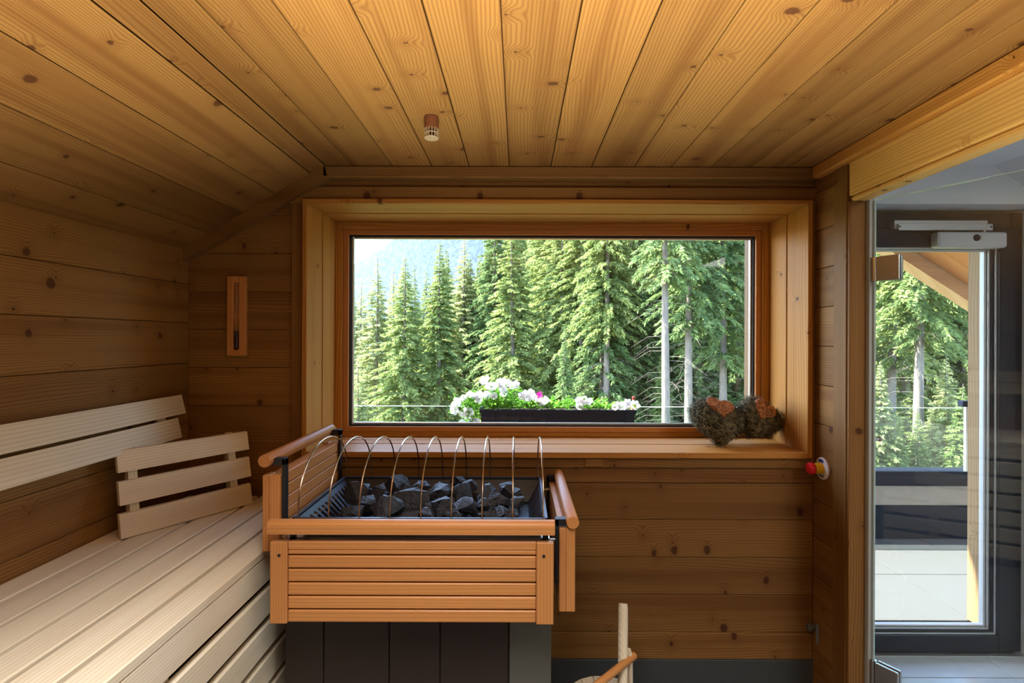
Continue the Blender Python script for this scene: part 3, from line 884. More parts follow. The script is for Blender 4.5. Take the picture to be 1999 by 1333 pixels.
# ceiling sensor
q = P(841, 228, 1.70)
cs = empty('ceiling_sensor', (q.x, 1.70, ZC)); tag(cs, 'small brown temperature sensor with perforated cap on the ceiling', 'sensor')
MB().lathe([(.024, -.002), (.024, -.040), (.023, -.0405)], 24).build('shell', COPPER, cs, True)
m = MB()
for k_ in range(14):
    a_ = 2 * math.pi * k_ / 14
    m.tube([(.022 * math.cos(a_), .022 * math.sin(a_), -.040), (.022 * math.cos(a_), .022 * math.sin(a_), -.070)], .0018, 6)
for zz in (-.055, -.070):
    m.tube([(.022 * math.cos(2 * math.pi * k_ / 20), .022 * math.sin(2 * math.pi * k_ / 20), zz) for k_ in range(21)], .002, 6)
for k_ in range(-2, 3):
    hw = math.sqrt(max(0, .022 ** 2 - (k_ * .008) ** 2))
    m.tube([(k_ * .008, -hw, -.071), (k_ * .008, hw, -.071)], .0018, 6)
    m.tube([(-hw, k_ * .008, -.071), (hw, k_ * .008, -.071)], .0018, 6)
m.build('cage', simple('pale_cage', (.36, .27, .17), .5), cs, True)
MB().lathe([(.006, -.040), (.009, -.046), (.009, -.060), (.004, -.064)], 14).build('probe', BLACK_METAL, cs, True)

# emergency stop on the right wall
es = empty('emergency_stop', (XR, 2.150, .988)); tag(es, 'red and yellow emergency stop button on a round white plate', 'button')
mt = Matrix.Rotation(R(-90), 4, 'Y')
MB().lathe([(.046, .0), (.046, .005), (.044, .007)], 32, mt).build('plate', simple('white_plate', (.70, .71, .78), .4), es, True)
MB().lathe([(.024, .007), (.023, .020), (.020, .034), (.020, .037)], 24, mt).build('collar', simple('yellow_plastic', (.72, .42, .01), .35), es, True)
MB().lathe([(.018, .037), (.023, .040), (.0255, .046), (.0255, .055), (.020, .064), (.008, .068)], 24, mt).build('push_button', simple('red_plastic', (.62, .012, .02), .3), es, True)
def arcmark(a0, a1, r0, r1, name, mat):
    m = MB(); n = 8; vs_ = []; fs_ = []
    for k_ in range(n + 1):
        a_ = R(a0 + (a1 - a0) * k_ / n)
        for r_ in (r0, r1):
            vs_.append((-.0074, r_ * math.cos(a_), r_ * math.sin(a_)))
    for k_ in range(n): fs_.append((2 * k_, 2 * k_ + 1, 2 * k_ + 3, 2 * k_ + 2))
    m.add(vs_, fs_); return m.build(name, mat, es)
arcmark(58, 118, .026, .038, 'blue_mark', simple('blue_print', (.015, .035, .20), .5))
for (a0, a1) in ((238, 250), (254, 266), (270, 282), (286, 298)):
    arcmark(a0, a1, .027, .037, 'dark_mark', simple('dark_print', (.03, .025, .03), .5))

# knob and metal strips low on the right wall
kn = empty('wall_knob', (XR, 2.205, .290)); tag(kn, 'small round knob with thin metal strips low on the right wall', 'knob')
MB().lathe([(.010, 0), (.010, .012), (.017, .016), (.018, .026), (.012, .032)], 18, mt).build('knob', HEATER_GREY, kn, True)
for yo in (-.022, -.032):
    MB().tube([(-.005, yo, -.055), (-.005, yo, .03)], .0022, 8).build('metal_strip', CHROME, kn)
MB().box((-.004, -.036, -.01), (0, -.018, .01)).build('strip_holder', CHROME, kn)

# small wooden plaque below the sill
q0 = P(1143, 911, DW - .018); q1 = P(1179, 890, DW - .018)
pl = empty('wooden_plaque', ((q0.x + q1.x) / 2, DW - .016, 1.0)); tag(pl, 'small plain wooden plaque below the window sill', 'plaque')
box('plate', (-.040, -.004, -.022), (.040, 0, .012), W['panel_x'], pl)
box('pin', (-.036, -.0055, -.006), (-.033, -.004, -.003), BLACK_METAL, pl, 0)
box('pin', (.033, -.0055, -.006), (.036, -.004, -.003), BLACK_METAL, pl, 0)

# bucket with ladle
BC = Vector((.31, 1.78, 0))
bu = empty('wooden_bucket', BC); tag(bu, 'wooden sauna bucket with bar handle standing on the floor', 'bucket')
ba = math.atan2(.12, .12)
NST = 18
for k_ in range(NST):
    a0 = 2 * math.pi * k_ / NST + .012; a1 = 2 * math.pi * (k_ + 1) / NST - .012
    mid = (a0 + a1) / 2
    near = lambda t: abs((mid - t + math.pi) % (2 * math.pi) - math.pi) < math.pi / NST + .001
    ear = near(ba) or near(ba + math.pi)
    ztop = .385 if ear else .26
    m = MB(); vs_ = []
    rb, rt = .125, .150
    for (z_, f) in ((.012, 0), (.26, 1)):
        rr_ = rb + (rt - rb) * f
        for (r_, a_) in ((rr_, a0), (rr_, a1), (rr_ - .014, a1), (rr_ - .014, a0)):
            vs_.append((r_ * math.cos(a_), r_ * math.sin(a_), z_))
    if ear:
        for (z_, s_) in ((.36, .8), (.385, .45)):
            am0 = mid - (mid - a0) * s_; am1 = mid + (a1 - mid) * s_
            rr_ = .156
            for (r_, a_) in ((rr_, am0), (rr_, am1), (rr_ - .014, am1), (rr_ - .014, am0)):
                vs_.append((r_ * math.cos(a_), r_ * math.sin(a_), z_))
    nl = len(vs_) // 4
    fs_ = [(3, 2, 1, 0), tuple(4 * (nl - 1) + i for i in range(4))]
    for l_ in range(nl - 1):
        for i in range(4):
            j = (i + 1) % 4
            fs_.append((4 * l_ + i, 4 * l_ + j, 4 * l_ + 4 + j, 4 * l_ + 4 + i))
    m.add(vs_, fs_); m.build('stave', W['bench_z'], bu)
for zz in (.06, .20):
    rr_ = .125 + .025 * (zz - .012) / .248 + .0015
    MB().tube([(rr_ * math.cos(2 * math.pi * k_ / 36), rr_ * math.sin(2 * math.pi * k_ / 36), zz) for k_ in range(37)], .004, 6, False).build('hoop', HOOP_METAL, bu, True)
MB().lathe([(.113, .014), (.113, .026)], 30).build('bottom', W['bench_x'], bu)
e0 = Vector((math.cos(ba), math.sin(ba), 0)) * .175; e0.z = .352
e1 = -e0; e1.z = .352
MB().tube([e0, e0 * .5 + e1 * .5, e1], .0135, 16).build('bar_handle', W['guard_x'], bu, True)
la = empty('ladle', (.36, 1.75, .03)); tag(la, 'pale wooden ladle handle standing upright in the bucket', 'ladle')
l0 = Vector((0, 0, .03)); l1 = Vector((.402, 1.95, .522)) - Vector(la.location)
MB().tube([l0, l1 * .97 + l0 * .03, l1], [.0165, .0185, .0165], 18).build('handle', W['bench_z'], la, True)
MB().lathe([(.004, .0), (.036, .006), (.044, .03), (.042, .045), (.038, .045), (.036, .03), (.004, .008)], 22, Matrix.Translation((-.012, -.02, 0))).build('bowl', W['bench_z'], la, True)

# housings made up for the added fill lights, out of view
fx = empty('floor_fill_box', (0.05, 0.34, 0)); tag(fx, 'added square wooden box round an unseen fill light on the sauna floor', 'fill light')
for (a_, b_) in (((-.28, -.28, 0), (.28, -.26, .43)), ((-.28, .26, 0), (.28, .28, .43)), ((-.28, -.259, 0), (-.26, .259, .43)), ((.26, -.259, 0), (.28, .259, .43))):
    box('side_board', a_, b_, W['bench_x'], fx)
box('base_plate', (-.259, -.259, .36), (.259, .259, .38), ALU, fx)
fx = empty('fill_light_frame', (-0.20, 0.36, ZC)); tag(fx, 'added wooden frame round an unseen fill light above the camera', 'fill light')
for (a_, b_) in (((-.28, -.48, -.03), (-.255, .48, 0)), ((.255, -.48, -.03), (.28, .48, 0)), ((-.254, -.48, -.03), (.254, -.455, 0)), ((-.254, .455, -.03), (.254, .48, 0))):
    box('frame_board', a_, b_, W['bench_y'], fx)
fx = empty('fill_light_frame', (1.95, 0.3, 2.344)); tag(fx, 'added flat frame round an unseen fill light on the rest room ceiling', 'fill light')
for (a_, b_) in (((-.38, -.83, -.03), (-.355, .83, 0)), ((.355, -.83, -.03), (.38, .83, 0)), ((-.354, -.83, -.03), (.354, -.805, 0)), ((-.354, .805, -.03), (.354, .83, 0))):
    box('frame_board', a_, b_, GREY_PLASTIC, fx)

# hay hearts on the sill
HAY = simple('grey_green_hay', (.050, .046, .026), .9, 0, .1, .5, 60)
def hay_mat():
    t = NT('hay_strands')
    tc = t.n('ShaderNodeTexCoord').outputs['Object']
    nz = t.noise(tc, 45.0, 3.0, .6)
    col = t.mix(t.step(nz, .3, .7), (.032, .030, .016), (.24, .20, .11))
    t.bsdf(col, .85, 0, .15); return t.m
HAYS = hay_mat()
def seed_mat():
    t = NT('seed_mix')
    tc = t.n('ShaderNodeTexCoord').outputs['Object']
    vo = t.n('ShaderNodeTexVoronoi', {'Vector': tc, 'Scale': 170.0})
    cr_ = t.n('ShaderNodeSeparateColor', {0: vo.outputs['Color']}).outputs[0]
    col = t.mix(cr_, (.16, .045, .015), (.58, .25, .085))
    t.bsdf(col, .6, 0, .3); return t.m
SEED = seed_mat()
def heart2(t):
    x = 16 * math.sin(t) ** 3; y = 13 * math.cos(t) - 5 * math.cos(2 * t) - 2 * math.cos(3 * t) - math.cos(4 * t)
    return x / 34.0, (y + 2.2) / 34.0        # about one unit wide
def heart_body(name, w, th, mat, parent, rr, rough_, nring=9, n=56):
    vs_ = []; fs_ = []
    for i in range(nring):
        a_ = math.pi * i / (nring - 1) - math.pi / 2
        y = math.sin(a_) * th / 2; s = (.30 + .70 * math.cos(a_) ** .6) if 0 < i < nring - 1 else .30
        for k_ in range(n):
            hx, hz = heart2(2 * math.pi * k_ / n)
            # soften the notch and the tip
            hx = .68 * hx + .32 * .46 * math.sin(2 * math.pi * k_ / n); hz = .68 * hz + .32 * .42 * math.cos(2 * math.pi * k_ / n)
            e = 1 + rr.uniform(-rough_, rough_)
            vs_.append((hx * w * s * e, y + rr.uniform(-rough_, rough_) * th * .4, hz * w * s * e))
    for i in range(nring - 1):
        for k_ in range(n):
            k2 = (k_ + 1) % n
            fs_.append((i * n + k_, i * n + k2, (i + 1) * n + k2, (i + 1) * n + k_))
    fs_.append(tuple(range(n))); fs_.append(tuple((nring - 1) * n + k_ for k_ in range(n - 1, -1, -1)))
    return MB().add(vs_, fs_).build(name, mat, parent, True), vs_
def hay_heart(name, loc, rx, ry, rz, w, th, sw, soff, label, seed):
    rr = random.Random(seed)
    e = empty(name, loc); e.rotation_euler = (rx, ry, rz); e.rotation_mode = 'ZXY'
    tag(e, label, 'decoration', 'hay hearts on the window sill')
    body, pts = heart_body('hay_body', w, th, HAY, e, rr, .05)
    m = MB()
    for _ in range(2600):
        p = Vector(rr.choice(pts)) * rr.uniform(.96, 1.05)
        nrm = Vector((p.x, p.y * 2.2, p.z)).normalized()
        tg = nrm.cross(Vector((rr.gauss(0, 1), rr.gauss(0, 1), rr.gauss(0, 1)))).normalized()
        ln = rr.uniform(.025, .06)
        sd = nrm.cross(tg) * rr.uniform(.0007, .0014)
        lift = rr.uniform(.003, .018)
        a_ = p - tg * ln * .5; b_ = p + nrm * lift * .7; c_ = p + tg * ln * .5 + nrm * lift * rr.uniform(-.2, 1.3)
        m.add([a_ - sd, a_ + sd, b_ + sd, b_ - sd, c_ + sd * .4, c_ - sd * .4], [(0, 1, 2, 3), (3, 2, 4, 5)])
    hs = m.build('hay_strands', HAYS, e); hs['kind'] = 'stuff'
    # seed heart on the front face
    n = 40; vs_ = []; fs_ = []
    yf = -th * .5
    for (y, s) in ((yf + .012, 1.0), (yf - .008, 1.0), (yf - .012, .93)):
        for k_ in range(n):
            hx, hz = heart2(2 * math.pi * k_ / n)
            vs_.append((hx * sw * s + soff[0], y, hz * sw * s + soff[1]))
    for i in range(2):
        for k_ in range(n):
            k2 = (k_ + 1) % n
            fs_.append((i * n + k_, i * n + k2, (i + 1) * n + k2, (i + 1) * n + k_))
    fs_.append(tuple(range(n))); fs_.append(tuple(2 * n + k_ for k_ in range(n - 1, -1, -1)))
    plate = MB().add(vs_, fs_).build('seed_heart', SEED, e)
    m = MB()
    cnt = 0
    while cnt < 520:
        t_ = rr.uniform(0, 2 * math.pi); s = math.sqrt(rr.random()) * .99
        hx, hz = heart2(t_)
        c = Vector((hx * sw * s + soff[0], yf - .012, hz * sw * s + soff[1]))
        q_ = Matrix.Rotation(rr.uniform(0, 6.3), 3, 'Y')
        l_ = rr.uniform(.0022, .0038)
        vs2 = [Vector((l_, 0, 0)), Vector((0, 0, l_ * .5)), Vector((-l_, 0, 0)), Vector((0, 0, -l_ * .5)), Vector((0, -l_ * .6, 0))]
        m.add([c + q_ @ v for v in vs2], [(0, 1, 4), (1, 2, 4), (2, 3, 4), (3, 0, 4)])
        cnt += 1
    sg = m.build('seed_grains', SEED, plate); sg['kind'] = 'stuff'
    return e
q = P(1402, 832, 2.375)
hay_heart('hay_heart', (q.x + .005, 2.375, OZ0 + .104), R(-54), R(12), R(3), .275, .12, .145, (-.015, .022),
          'flat-lying grey-green hay heart with a reddish seed heart on the window sill', 3)
q = P(1488, 820, 2.385)
hay_heart('hay_heart', (q.x - .010, 2.400, OZ0 + .112), R(-26), R(38), R(-6), .215, .110, .116, (-.018, .014),
          'upright hay heart with a seed heart leaning in the right corner of the sill', 5)

# ------------------------------------------------------------------ flower box hung on the railing
PB = Vector((.28, 3.83, .80))
fb = empty('flower_box', PB); tag(fb, 'long dark flower box hung inside the glass balustrade', 'planter')
FBM = simple('dark_grey_plastic', (.022, .024, .036), .5, 0, .15)
x0, x1 = P(936, 800, 3.74).x - PB.x, P(1243, 800, 3.74).x - PB.x
ztop = P(1000, 799, 3.74).z - PB.z
m = MB()
prof = [(-.085, ztop - .025), (-.062, ztop - .175), (.062, ztop - .175), (.085, ztop - .025)]
m.prism(prof, x0 + .012, x1 - .012, 'x').build('box', FBM, fb)
m = MB()
m.box((x0, -.098, ztop - .026), (x1, -.080, ztop), .003).box((x0, .080, ztop - .026), (x1, .098, ztop), .003)
m.box((x0, -.080, ztop - .026), (x0 + .016, .080, ztop), .003).box((x1 - .016, -.080, ztop - .026), (x1, .080, ztop), .003)
m.build('rim', FBM, fb)
box('soil', (x0 + .016, -.080, ztop - .0255), (x1 - .016, .080, ztop - .014), simple('potting_soil', (.03, .02, .012), .95), fb, 0)
for i in range(4):
    xr_ = x0 + .10 + i * .09
    box('rib', (xr_, -.090, ztop - .16), (xr_ + .008, -.066, ztop - .026), FBM, fb, .001)
for xx in (x0 + .25, x1 - .25):
    m = MB().box((xx, .085, ztop - .17), (xx + .03, .1, ztop + .020)).box((xx, .085, ztop + .021), (xx + .03, .165, ztop + .028))
    m.build('hook', BLACK_METAL, fb)

def blossom_mesh(rr):
    vs_ = [(0, 0, -.018)]; n = 20
    for k_ in range(n):
        a_ = 2 * math.pi * k_ / n
        vs_.append((.010 * math.cos(a_), .010 * math.sin(a_), -.004))
    for k_ in range(n):
        a_ = 2 * math.pi * k_ / n
        r_ = .030 * (1 + .13 * math.cos(5 * a_)) * rr.uniform(.93, 1.05)
        vs_.append((r_ * math.cos(a_), r_ * math.sin(a_), .004 + .004 * math.sin(5 * a_ + 1) + rr.uniform(-.003, .003)))
    fs_ = []
    for k_ in range(n):
        k2 = (k_ + 1) % n
        fs_.append((0, 1 + k_, 1 + k2)); fs_.append((1 + k_, 1 + n + k_, 1 + n + k2, 1 + k2))
    return MB().add(vs_, fs_).mesh('blossom', True)
BL = [blossom_mesh(random.Random(i)) for i in range(4)]
for b_ in BL: b_.materials.append(PETAL_WHITE)
BLP = blossom_mesh(random.Random(9)); BLP.materials.append(PETAL_PINK)
def petunia(loc, blos, leaves, label, seed):
    rr = random.Random(seed)
    e = empty('petunia', loc); tag(e, label, 'flower', 'petunias in the flower box')
    m = MB()
    for (cx_, cz_, sx, sz, cnt) in leaves:
        for _ in range(cnt):
            c = Vector((cx_ + rr.gauss(0, sx), rr.uniform(-.075, .07), cz_ + rr.gauss(0, sz))) 
            d_ = Vector((rr.gauss(0, 1), rr.gauss(0, .7) - .3, rr.uniform(-.3, 1))).normalized()
            s_ = d_.cross(Vector((rr.gauss(0, 1), rr.gauss(0, 1), rr.gauss(0, 1)))).normalized()
            l_ = rr.uniform(.022, .042); w_ = l_ * .28
            up = d_.cross(s_) * .004
            m.add([c, c + d_ * l_ * .5 + s_ * w_ + up, c + d_ * l_, c + d_ * l_ * .5 - s_ * w_ + up], [(0, 1, 2), (0, 2, 3)])
            if rr.random() < .35:
                t_ = Vector((cx_ * .9, 0, -.03)); 
                m.add([c, c + Vector((.002, 0, 0)), t_ * .3 + c * .7 + Vector((0, 0, -.03))], [(0, 1, 2)])
    f_ = m.build('foliage', PETUNIA_LEAF, e); f_['kind'] = 'stuff'
    for i, (bx, bz, pink) in enumerate(blos):
        o = link('blossom', BLP if pink else BL[i % 4], None, e)
        o.location = (bx, rr.uniform(-.10, -.04), bz)
        o.rotation_euler = (R(90) + rr.uniform(-.6, .5), rr.uniform(-.5, .5), rr.uniform(-.7, .7))
        s_ = rr.uniform(.85, 1.2); o.scale = (s_, s_, s_)
def fpos(cx_, cy_, loc):
    p = P(860 + cx_ / 4.76, 700 + cy_ / 4.76, 3.76)
    return p.x - loc[0], p.z - loc[2]
zs = PB.z + ztop - .012
l1 = (P(965, 800, 3.83).x, 3.83, zs); l2 = (P(1060, 800, 3.83).x, 3.83, zs); l3 = (P(1190, 800, 3.83).x, 3.83, zs)
bl1 = [(430, 190), (445, 255), (545, 215), (590, 212), (640, 225), (700, 240), (270, 335), (215, 365), (170, 392), (130, 430), (365, 330), (430, 340), (500, 345),
       (360, 372), (205, 512), (240, 490), (285, 495), (205, 602), (290, 572), (340, 592), (580, 275), (590, 322), (250, 532), (130, 482), (400, 205), (670, 255), (330, 350), (480, 260), (545, 235)]
bl2 = [(785, 325, 0), (840, 320, 0), (815, 365, 0), (905, 385, 0), (970, 390, 0), (925, 340, 1), (760, 340, 0), (860, 345, 0), (930, 405, 0), (985, 410, 0)]
bl3 = [(1285, 390), (1330, 380), (1375, 390), (1290, 440), (1620, 440), (1660, 430), (1735, 405), (1690, 440), (1815, 430), (1310, 400), (1400, 410), (1640, 455), (1720, 420)]
def lv(cx_, cy_, sx, sy, n_, loc):
    a_ = fpos(cx_, cy_, loc)
    return (a_[0], a_[1], sx / 4.76 / 1000 * 3.76, sy / 4.76 / 1000 * 3.76, n_)
petunia(l1, [(*fpos(a, b, l1), 0) for a, b in bl1], [lv(500, 420, 110, 35, 420, l1), lv(560, 330, 80, 45, 200, l1), lv(280, 430, 70, 45, 200, l1), lv(290, 560, 50, 40, 160, l1)],
        'white petunia tumbling over the left end of the flower box', 21)
petunia(l2, [(*fpos(a, b, l2), c) for a, b, c in bl2], [lv(860, 430, 120, 22, 360, l2), lv(1090, 440, 80, 14, 160, l2), lv(1200, 410, 14, 28, 40, l2)],
        'white petunia with one magenta blossom in the middle of the flower box', 22)
petunia(l3, [(*fpos(a, b, l3), 0) for a, b in bl3], [lv(1400, 435, 90, 18, 260, l3), lv(1650, 450, 90, 10, 140, l3)],
        'low white petunia at the right end of the flower box', 23)
q = P(1237, 797, 3.80)
bt = empty('glass_bottle', (q.x, 3.80, PB.z + ztop - .013)); tag(bt, 'tiny clear bottle with red cap stuck in the flower box', 'bottle')
MB().lathe([(.020, 0), (.022, .006), (.022, .045), (.009, .066), (.008, .080)], 18).build('bottle_glass', simple('pale_glass', (.62, .55, .55), .1, 0, .6), bt, True)
MB().lathe([(.0095, .080), (.0105, .084), (.0105, .100), (.006, .103)], 16).build('cap', simple('red_cap', (.45, .04, .03), .4), bt, True)
MB().lathe([(.0225, .014), (.0225, .038)], 18).build('label_band', simple('orange_band', (.55, .13, .05), .5), bt, True)

# ------------------------------------------------------------------ landscape
def ground_z(x, y):
    ang = x / max(y, 1.0)
    left = min(1.0, max(0.0, (0.02 - ang) / .35))
    z_ = -2.9 + .055 * (y - 5)
    if y > 34: z_ += .22 * (y - 34) * (1 - left)
    z_ -= left * (1.5 + .10 * y)
    return z_
gx = np.concatenate([np.linspace(-160, -40, 13), np.linspace(-36, 36, 37), np.linspace(40, 160, 13)])
gy = np.concatenate([np.linspace(4.27, 40, 30), np.linspace(44, 160, 16)])
vs_ = [(x, y, ground_z(x, y) + .12 * math.sin(x * 1.7) * math.sin(y * 1.3)) for y in gy for x in gx]
nxg = len(gx)
fs_ = [(j * nxg + i, j * nxg + i + 1, (j + 1) * nxg + i + 1, (j + 1) * nxg + i) for j in range(len(gy) - 1) for i in range(nxg - 1)]
t = NT('forest_floor')
tc = t.n('ShaderNodeTexCoord').outputs['Object']
nz1 = t.noise(tc, .8, 5.0, .65); nz2 = t.noise(tc, .25, 3.0, .5)
col = t.mix(t.step(nz1, .35, .65), (.06, .042, .022), (.11, .14, .035))
col = t.mix(t.step(nz2, .5, .7), col, (.18, .22, .045))
t.bsdf(col, .95, 0, .05, nz1, .5, .2)
gnd = MB().add(vs_, fs_).build('ground', t.m, None, True); tag(gnd, kind='structure')

# far mountain
mx_ = np.linspace(-1500, 1500, 76); my_ = np.concatenate([np.linspace(350, 1100, 8), np.linspace(1130, 1280, 8), np.linspace(1330, 1900, 6)])
rm = random.Random(5)
vs_ = []
for y in my_:
    for x in mx_:
        ridge = 185 + .62 * (x + 407) if x < 200 else 561 + .1 * (x - 200)
        ridge = max(ridge, -40 + .05 * (x + 1500))
        f = .25 * (y - 350) / 750 if y < 1100 else min(1.0, .25 + .75 * (y - 1100) / 180.0)
        if y > 1280: f = 1.0 - (y - 1280) / 1500.0
        vs_.append((x, y, -70 + (ridge + 70) * f + rm.uniform(-6, 6)))
nm = len(mx_)
fs_ = [(j * nm + i, j * nm + i + 1, (j + 1) * nm + i + 1, (j + 1) * nm + i) for j in range(len(my_) - 1) for i in range(nm - 1)]
t = NT('wooded_mountain_haze_tint')
tc = t.n('ShaderNodeTexCoord').outputs['Object']
mp = t.n('ShaderNodeMapping', {'Vector': tc, 'Scale': (1, 1, .35)})
n1 = t.noise(mp.outputs[0], .16, 4.0, .7)
col = t.mix(t.step(n1, .4, .62), (.062, .082, .108), (.090, .120, .150))  # aerial haze painted in as a pale blue cast over the forest
t.bsdf(col, .95, 0, .0)
mo = MB().add(vs_, fs_).build('mountain', t.m, None, True); tag(mo, kind='structure')

# ---- conifers
def conifer(seed, H, Rb, zb, dens, tw=.34, droop=.55, dead=True, gap=0.0):
    rr = np.random.RandomState(seed)
    tv = MB()
    pts = []; rad = []
    for i in range(9):
        f = i / 8.0
        pts.append((.05 * math.sin(f * 5 + seed), .05 * math.cos(f * 4 + seed), H * f)); rad.append(max(.012, .0105 * H * (1 - f) ** .9 + .008))
    tv.tube(pts, rad, 9)
    if dead:
        z_ = .12 * H
        while z_ < zb * H + 1.0:
            a_ = rr.uniform(0, 6.28); ln = rr.uniform(.7, 1.9)
            d_ = Vector((math.cos(a_), math.sin(a_), 0))
            p0 = Vector((0, 0, z_))
            tv.tube([p0, p0 + d_ * ln * .5 + Vector((0, 0, -.02 * ln)), p0 + d_ * ln + Vector((0, 0, -.32 * ln))], [.009, .006, .002], 4, False)
            for s in (.45, .65, .85):
                b0_ = p0 + d_ * ln * s + Vector((0, 0, -.12 * ln * s))
                sd = Vector((-d_.y, d_.x, 0)) * rr.choice([-1, 1])
                tv.tube([b0_, b0_ + (d_ * .4 + sd * .5) * .5 + Vector((0, 0, -.18))], [.0035, .002], 3, False)
            z_ += rr.uniform(.10, .26)
    V = []; F = []
    z_ = zb * H
    while z_ < H - .15:
        f = (z_ - zb * H) / (H - zb * H)
        nb = 5 + rr.randint(0, 3)
        a0 = rr.uniform(0, 6.28)
        for b in range(nb):
            if gap > 0 and rr.rand() < gap: continue
            az = a0 + b * 6.283 / nb + rr.uniform(-.35, .35)
            Lb = max(.10, Rb * (1 - f) ** .92 * (min(1.0, f * 5 + .55)) * rr.uniform(.65, 1.12))
            zo = z_ + rr.uniform(-.15, .15)
            dx, dy = math.cos(az), math.sin(az)
            n = max(8, int(Lb * dens))
            tt = rr.uniform(.08, 1.0, n) ** .8
            side = rr.choice([-1, 1], n)
            rise = .22 * (1 - f) - .05
            br = Lb * tt
            bz = zo - rise * 0 + Lb * (.10 * tt - droop * tt * tt * (1 - .65 * f)) 
            bx = dx * br; by = dy * br
            fw = rr.uniform(.35, .95, n); sdv = side * rr.uniform(.15, .95, n); dn = rr.uniform(-.85, .15, n)
            tx = dx * fw - dy * sdv; ty = dy * fw + dx * sdv; tz = dn
            ln = np.sqrt(tx * tx + ty * ty + tz * tz)
            l_ = tw * rr.uniform(.6, 1.25, n) * (1.1 - .45 * tt) * min(1.0, .38 + 1.6 * (1 - f))
            tx, ty, tz = tx / ln, ty / ln, tz / ln
            rx_, ry_, rz_ = rr.normal(0, 1, n), rr.normal(0, 1, n), rr.normal(0, 1, n) 
            sx_ = ty * rz_ - tz * ry_; sy_ = tz * rx_ - tx * rz_; sz_ = tx * ry_ - ty * rx_
            sl = np.sqrt(sx_ ** 2 + sy_ ** 2 + sz_ ** 2) + 1e-6
            w_ = .17 * l_
            base = np.stack([bx, by, bz], 1)
            T_ = np.stack([tx, ty, tz], 1) * l_[:, None]
            S_ = np.stack([sx_ / sl, sy_ / sl, sz_ / sl], 1) * w_[:, None]
            drop = np.zeros((n, 3)); drop[:, 2] = -.15 * l_
            quad = np.stack([base, base + T_ * .45 + S_, base + T_ + drop, base + T_ * .45 - S_], 1)
            V.append(quad.reshape(-1, 3))
        z_ += rr.uniform(.26, .42) * (1.0 - .35 * f)
    V = np.concatenate(V)
    nq = len(V) // 4
    me = bpy.data.meshes.new('foliage')
    me.vertices.add(len(V)); me.vertices.foreach_set('co', V.ravel())
    me.loops.add(nq * 4); me.loops.foreach_set('vertex_index', np.arange(nq * 4, dtype=np.int32))
    me.polygons.add(nq); me.polygons.foreach_set('loop_start', np.arange(0, nq * 4, 4, dtype=np.int32))
    me.polygons.foreach_set('loop_total', np.full(nq, 4, dtype=np.int32))
    me.update(calc_edges=True)
    tm_ = tv.mesh('trunk', True); tm_.materials.append(BARK)
    return tm_, me, H
PROT = {'spruce': [conifer(1, 16, 2.5, .10, 62), conifer(2, 17, 2.2, .16, 62), conifer(3, 18, 2.7, .06, 60)],
        'tall': [conifer(4, 20, 2.5, .34, 62), conifer(5, 20, 2.2, .46, 60, gap=.12), conifer(8, 19, 2.5, .26, 60)],
        'larch': [conifer(6, 15, 2.3, .08, 60, tw=.30, droop=.28, dead=False, gap=.08), conifer(7, 15, 2.0, .04, 60, tw=.28, droop=.35, dead=False)]}
FOLI = {}
def tree(kind, idx, px, d, top_py, label, mat, group, base=None, wide=1.0):
    tm_, fm_, H = PROT[kind][idx % len(PROT[kind])]
    x = (px - 1012) / FPX * d
    zb = ground_z(x, d) - .1 if base is None else base
    ztop = EYE - (top_py - 660) / FPX * d
    s = (ztop - zb) / H
    e = empty({'spruce': 'spruce_tree', 'tall': 'spruce_tree', 'larch': 'larch_tree'}[kind], (x, d, zb), rnd.uniform(0, 6.28))
    e.scale = (s * wide, s * wide, s)
    tag(e, label, 'tree', group)
    link('trunk', tm_, None, e)
    key = (fm_.name, mat.name)
    if key not in FOLI:
        f_ = fm_.copy() if len(fm_.materials) else fm_
        f_.materials.clear(); f_.materials.append(mat); FOLI[key] = f_
    link('foliage', FOLI[key], None, e)
    return e
G1 = 'conifers beyond the terrace'
# distinct trees, left to right
tree('larch', 0, 735, 30, 505, 'pale yellow-green larch at the far left of the window view', NEEDLE_LIGHT, G1, wide=1.45)
tree('larch', 1, 700, 19, 690, 'small bright larch low at the left edge of the window view', NEEDLE_LIGHT, G1, wide=1.45)
tree('spruce', 0, 790, 24, 500, 'dark full spruce, first large one from the left', NEEDLE_MID, G1, wide=1.45)
tree('spruce', 1, 858, 25, 470, 'slender spruce just right of the first large one', NEEDLE_MID, G1, wide=1.45)
tree('larch', 0, 905, 30, 462, 'pale larch with a visible thin trunk left of the flower box', NEEDLE_LIGHT, G1, wide=1.45)
tree('spruce', 2, 1000, 20, 405, 'tall broad spruce above the left half of the flower box', NEEDLE_MID, G1, wide=1.45)
tree('spruce', 1, 1080, 22, 380, 'tall spruce above the middle of the flower box', NEEDLE_MID, G1, wide=1.45)
tree('tall', 2, 1135, 19, 250, 'thin dark-trunked spruce right of the middle of the window', NEEDLE_MID, G1)
tree('tall', 0, 1186, 17, 190, 'spruce with a straight grey trunk above the right end of the flower box', NEEDLE_MID, G1)
tree('tall', 1, 1300, 13.5, 60, 'tall spruce with a pale bare trunk in the right half of the window', NEEDLE_DARK, G1)
tree('tall', 0, 1346, 15, 80, 'tall spruce with a brownish bare trunk next to the pale one', NEEDLE_DARK, G1)
tree('tall', 2, 1410, 16, 120, 'dark spruce close to the right window frame', NEEDLE_DARK, G1)
tree('tall', 2, 1742, 14.5, 60, 'spruce with a grey trunk left in the terrace door view', NEEDLE_MID, G1)
tree('tall', 0, 1796, 12.5, 20, 'spruce with a thick grey trunk in the middle of the terrace door view', NEEDLE_MID, G1)
tree('spruce', 1, 1880, 17, 250, 'bushy spruce at the right of the terrace door view', NEEDLE_MID, G1)
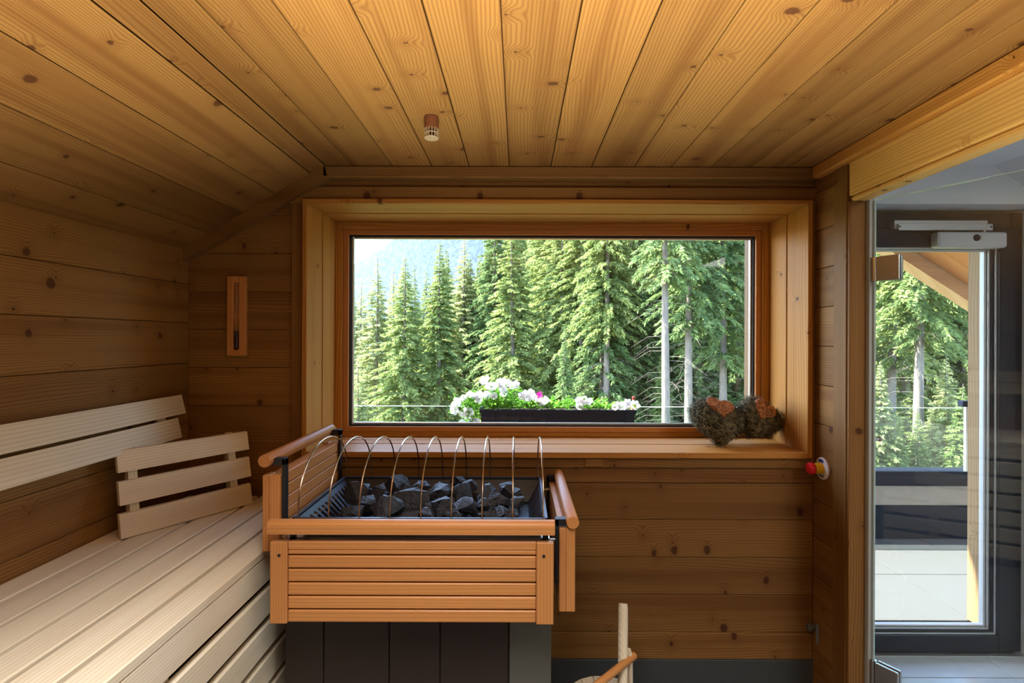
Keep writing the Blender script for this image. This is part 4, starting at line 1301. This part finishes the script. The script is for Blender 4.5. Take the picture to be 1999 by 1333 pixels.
def place(txt, px):
    for lim, w_ in ((960, ', above the left end of the flower box'), (1040, ', above the left half of the flower box'), (1120, ', above the middle of the flower box'),
                    (1250, ', above the right end of the flower box'), (1325, ', beside the pale bare trunk'), (1400, ', right of the pale bare trunk'),
                    (1480, ', by the right window frame'), (1690, ', between window and terrace door'), (1770, ', left in the terrace door view'),
                    (1850, ', middle of the terrace door view'), (9999, ', right in the terrace door view')):
        if px < lim: return txt + w_
# the forest behind them
rt = random.Random(3)
for i in range(74):
    px = 870 + (i % 37) * 36 + rt.uniform(-14, 14)
    d = (26 if i < 37 else 36) + rt.uniform(-4, 5)
    if px < 960: d += 4
    topy = 480 - (px - 870) * .9 + rt.uniform(-40, 20)
    topy = max(topy, 150 + rt.uniform(-60, 40))
    if px < 960: topy = 490 + rt.uniform(-10, 20)
    tree('spruce', i, px, d, topy, place('second-row forest spruce' if i < 37 else 'back-row forest spruce', px), rt.choice([NEEDLE_DARK, NEEDLE_MID, NEEDLE_MID]), 'forest spruces behind', wide=rt.uniform(1.0, 1.35))
for i in range(12):
    px = 640 + i * 24 + rt.uniform(-8, 8)
    d = 38 + rt.uniform(-4, 8)
    tree('larch', i, px, d, 545 - max(0, px - 700) * .22 + rt.uniform(-15, 20), 'pale sunlit conifer far back in the left of the window view', rt.choice([NEEDLE_LIGHT, NEEDLE_LIGHT, NEEDLE_MID]), 'pale conifers far back on the left', wide=1.2)
for i in range(16):
    px = 1060 + i * 55 + rt.uniform(-20, 20)
    d = rt.uniform(16, 24)
    tree('spruce', i + 1, px, d, 660 - rt.uniform(-60, 60), place('young dark spruce', px), NEEDLE_DARK if i % 2 else NEEDLE_MID, 'young spruces between the trunks')
for i in range(26):
    px = (1090 + i * 27 if i < 15 else 1680 + (i - 15) * 24) + rt.uniform(-10, 10)
    d = rt.uniform(17.5, 24)
    tree('spruce', i, px, d, rt.uniform(240, 420), place('full mid-row spruce', px), rt.choice([NEEDLE_DARK, NEEDLE_MID]), 'spruces between the bare trunks', wide=1.2)
for i in range(9):
    px = 1690 + i * 27 + rt.uniform(-6, 6)
    tree('spruce', i, px, rt.uniform(9.5, 13), rt.uniform(690, 800), place('small low spruce close to the terrace', px), rt.choice([NEEDLE_LIGHT, NEEDLE_MID]), 'small spruces below the terrace', wide=1.5)
print('tris', sum(len(m_.polygons) for m_ in bpy.data.meshes))
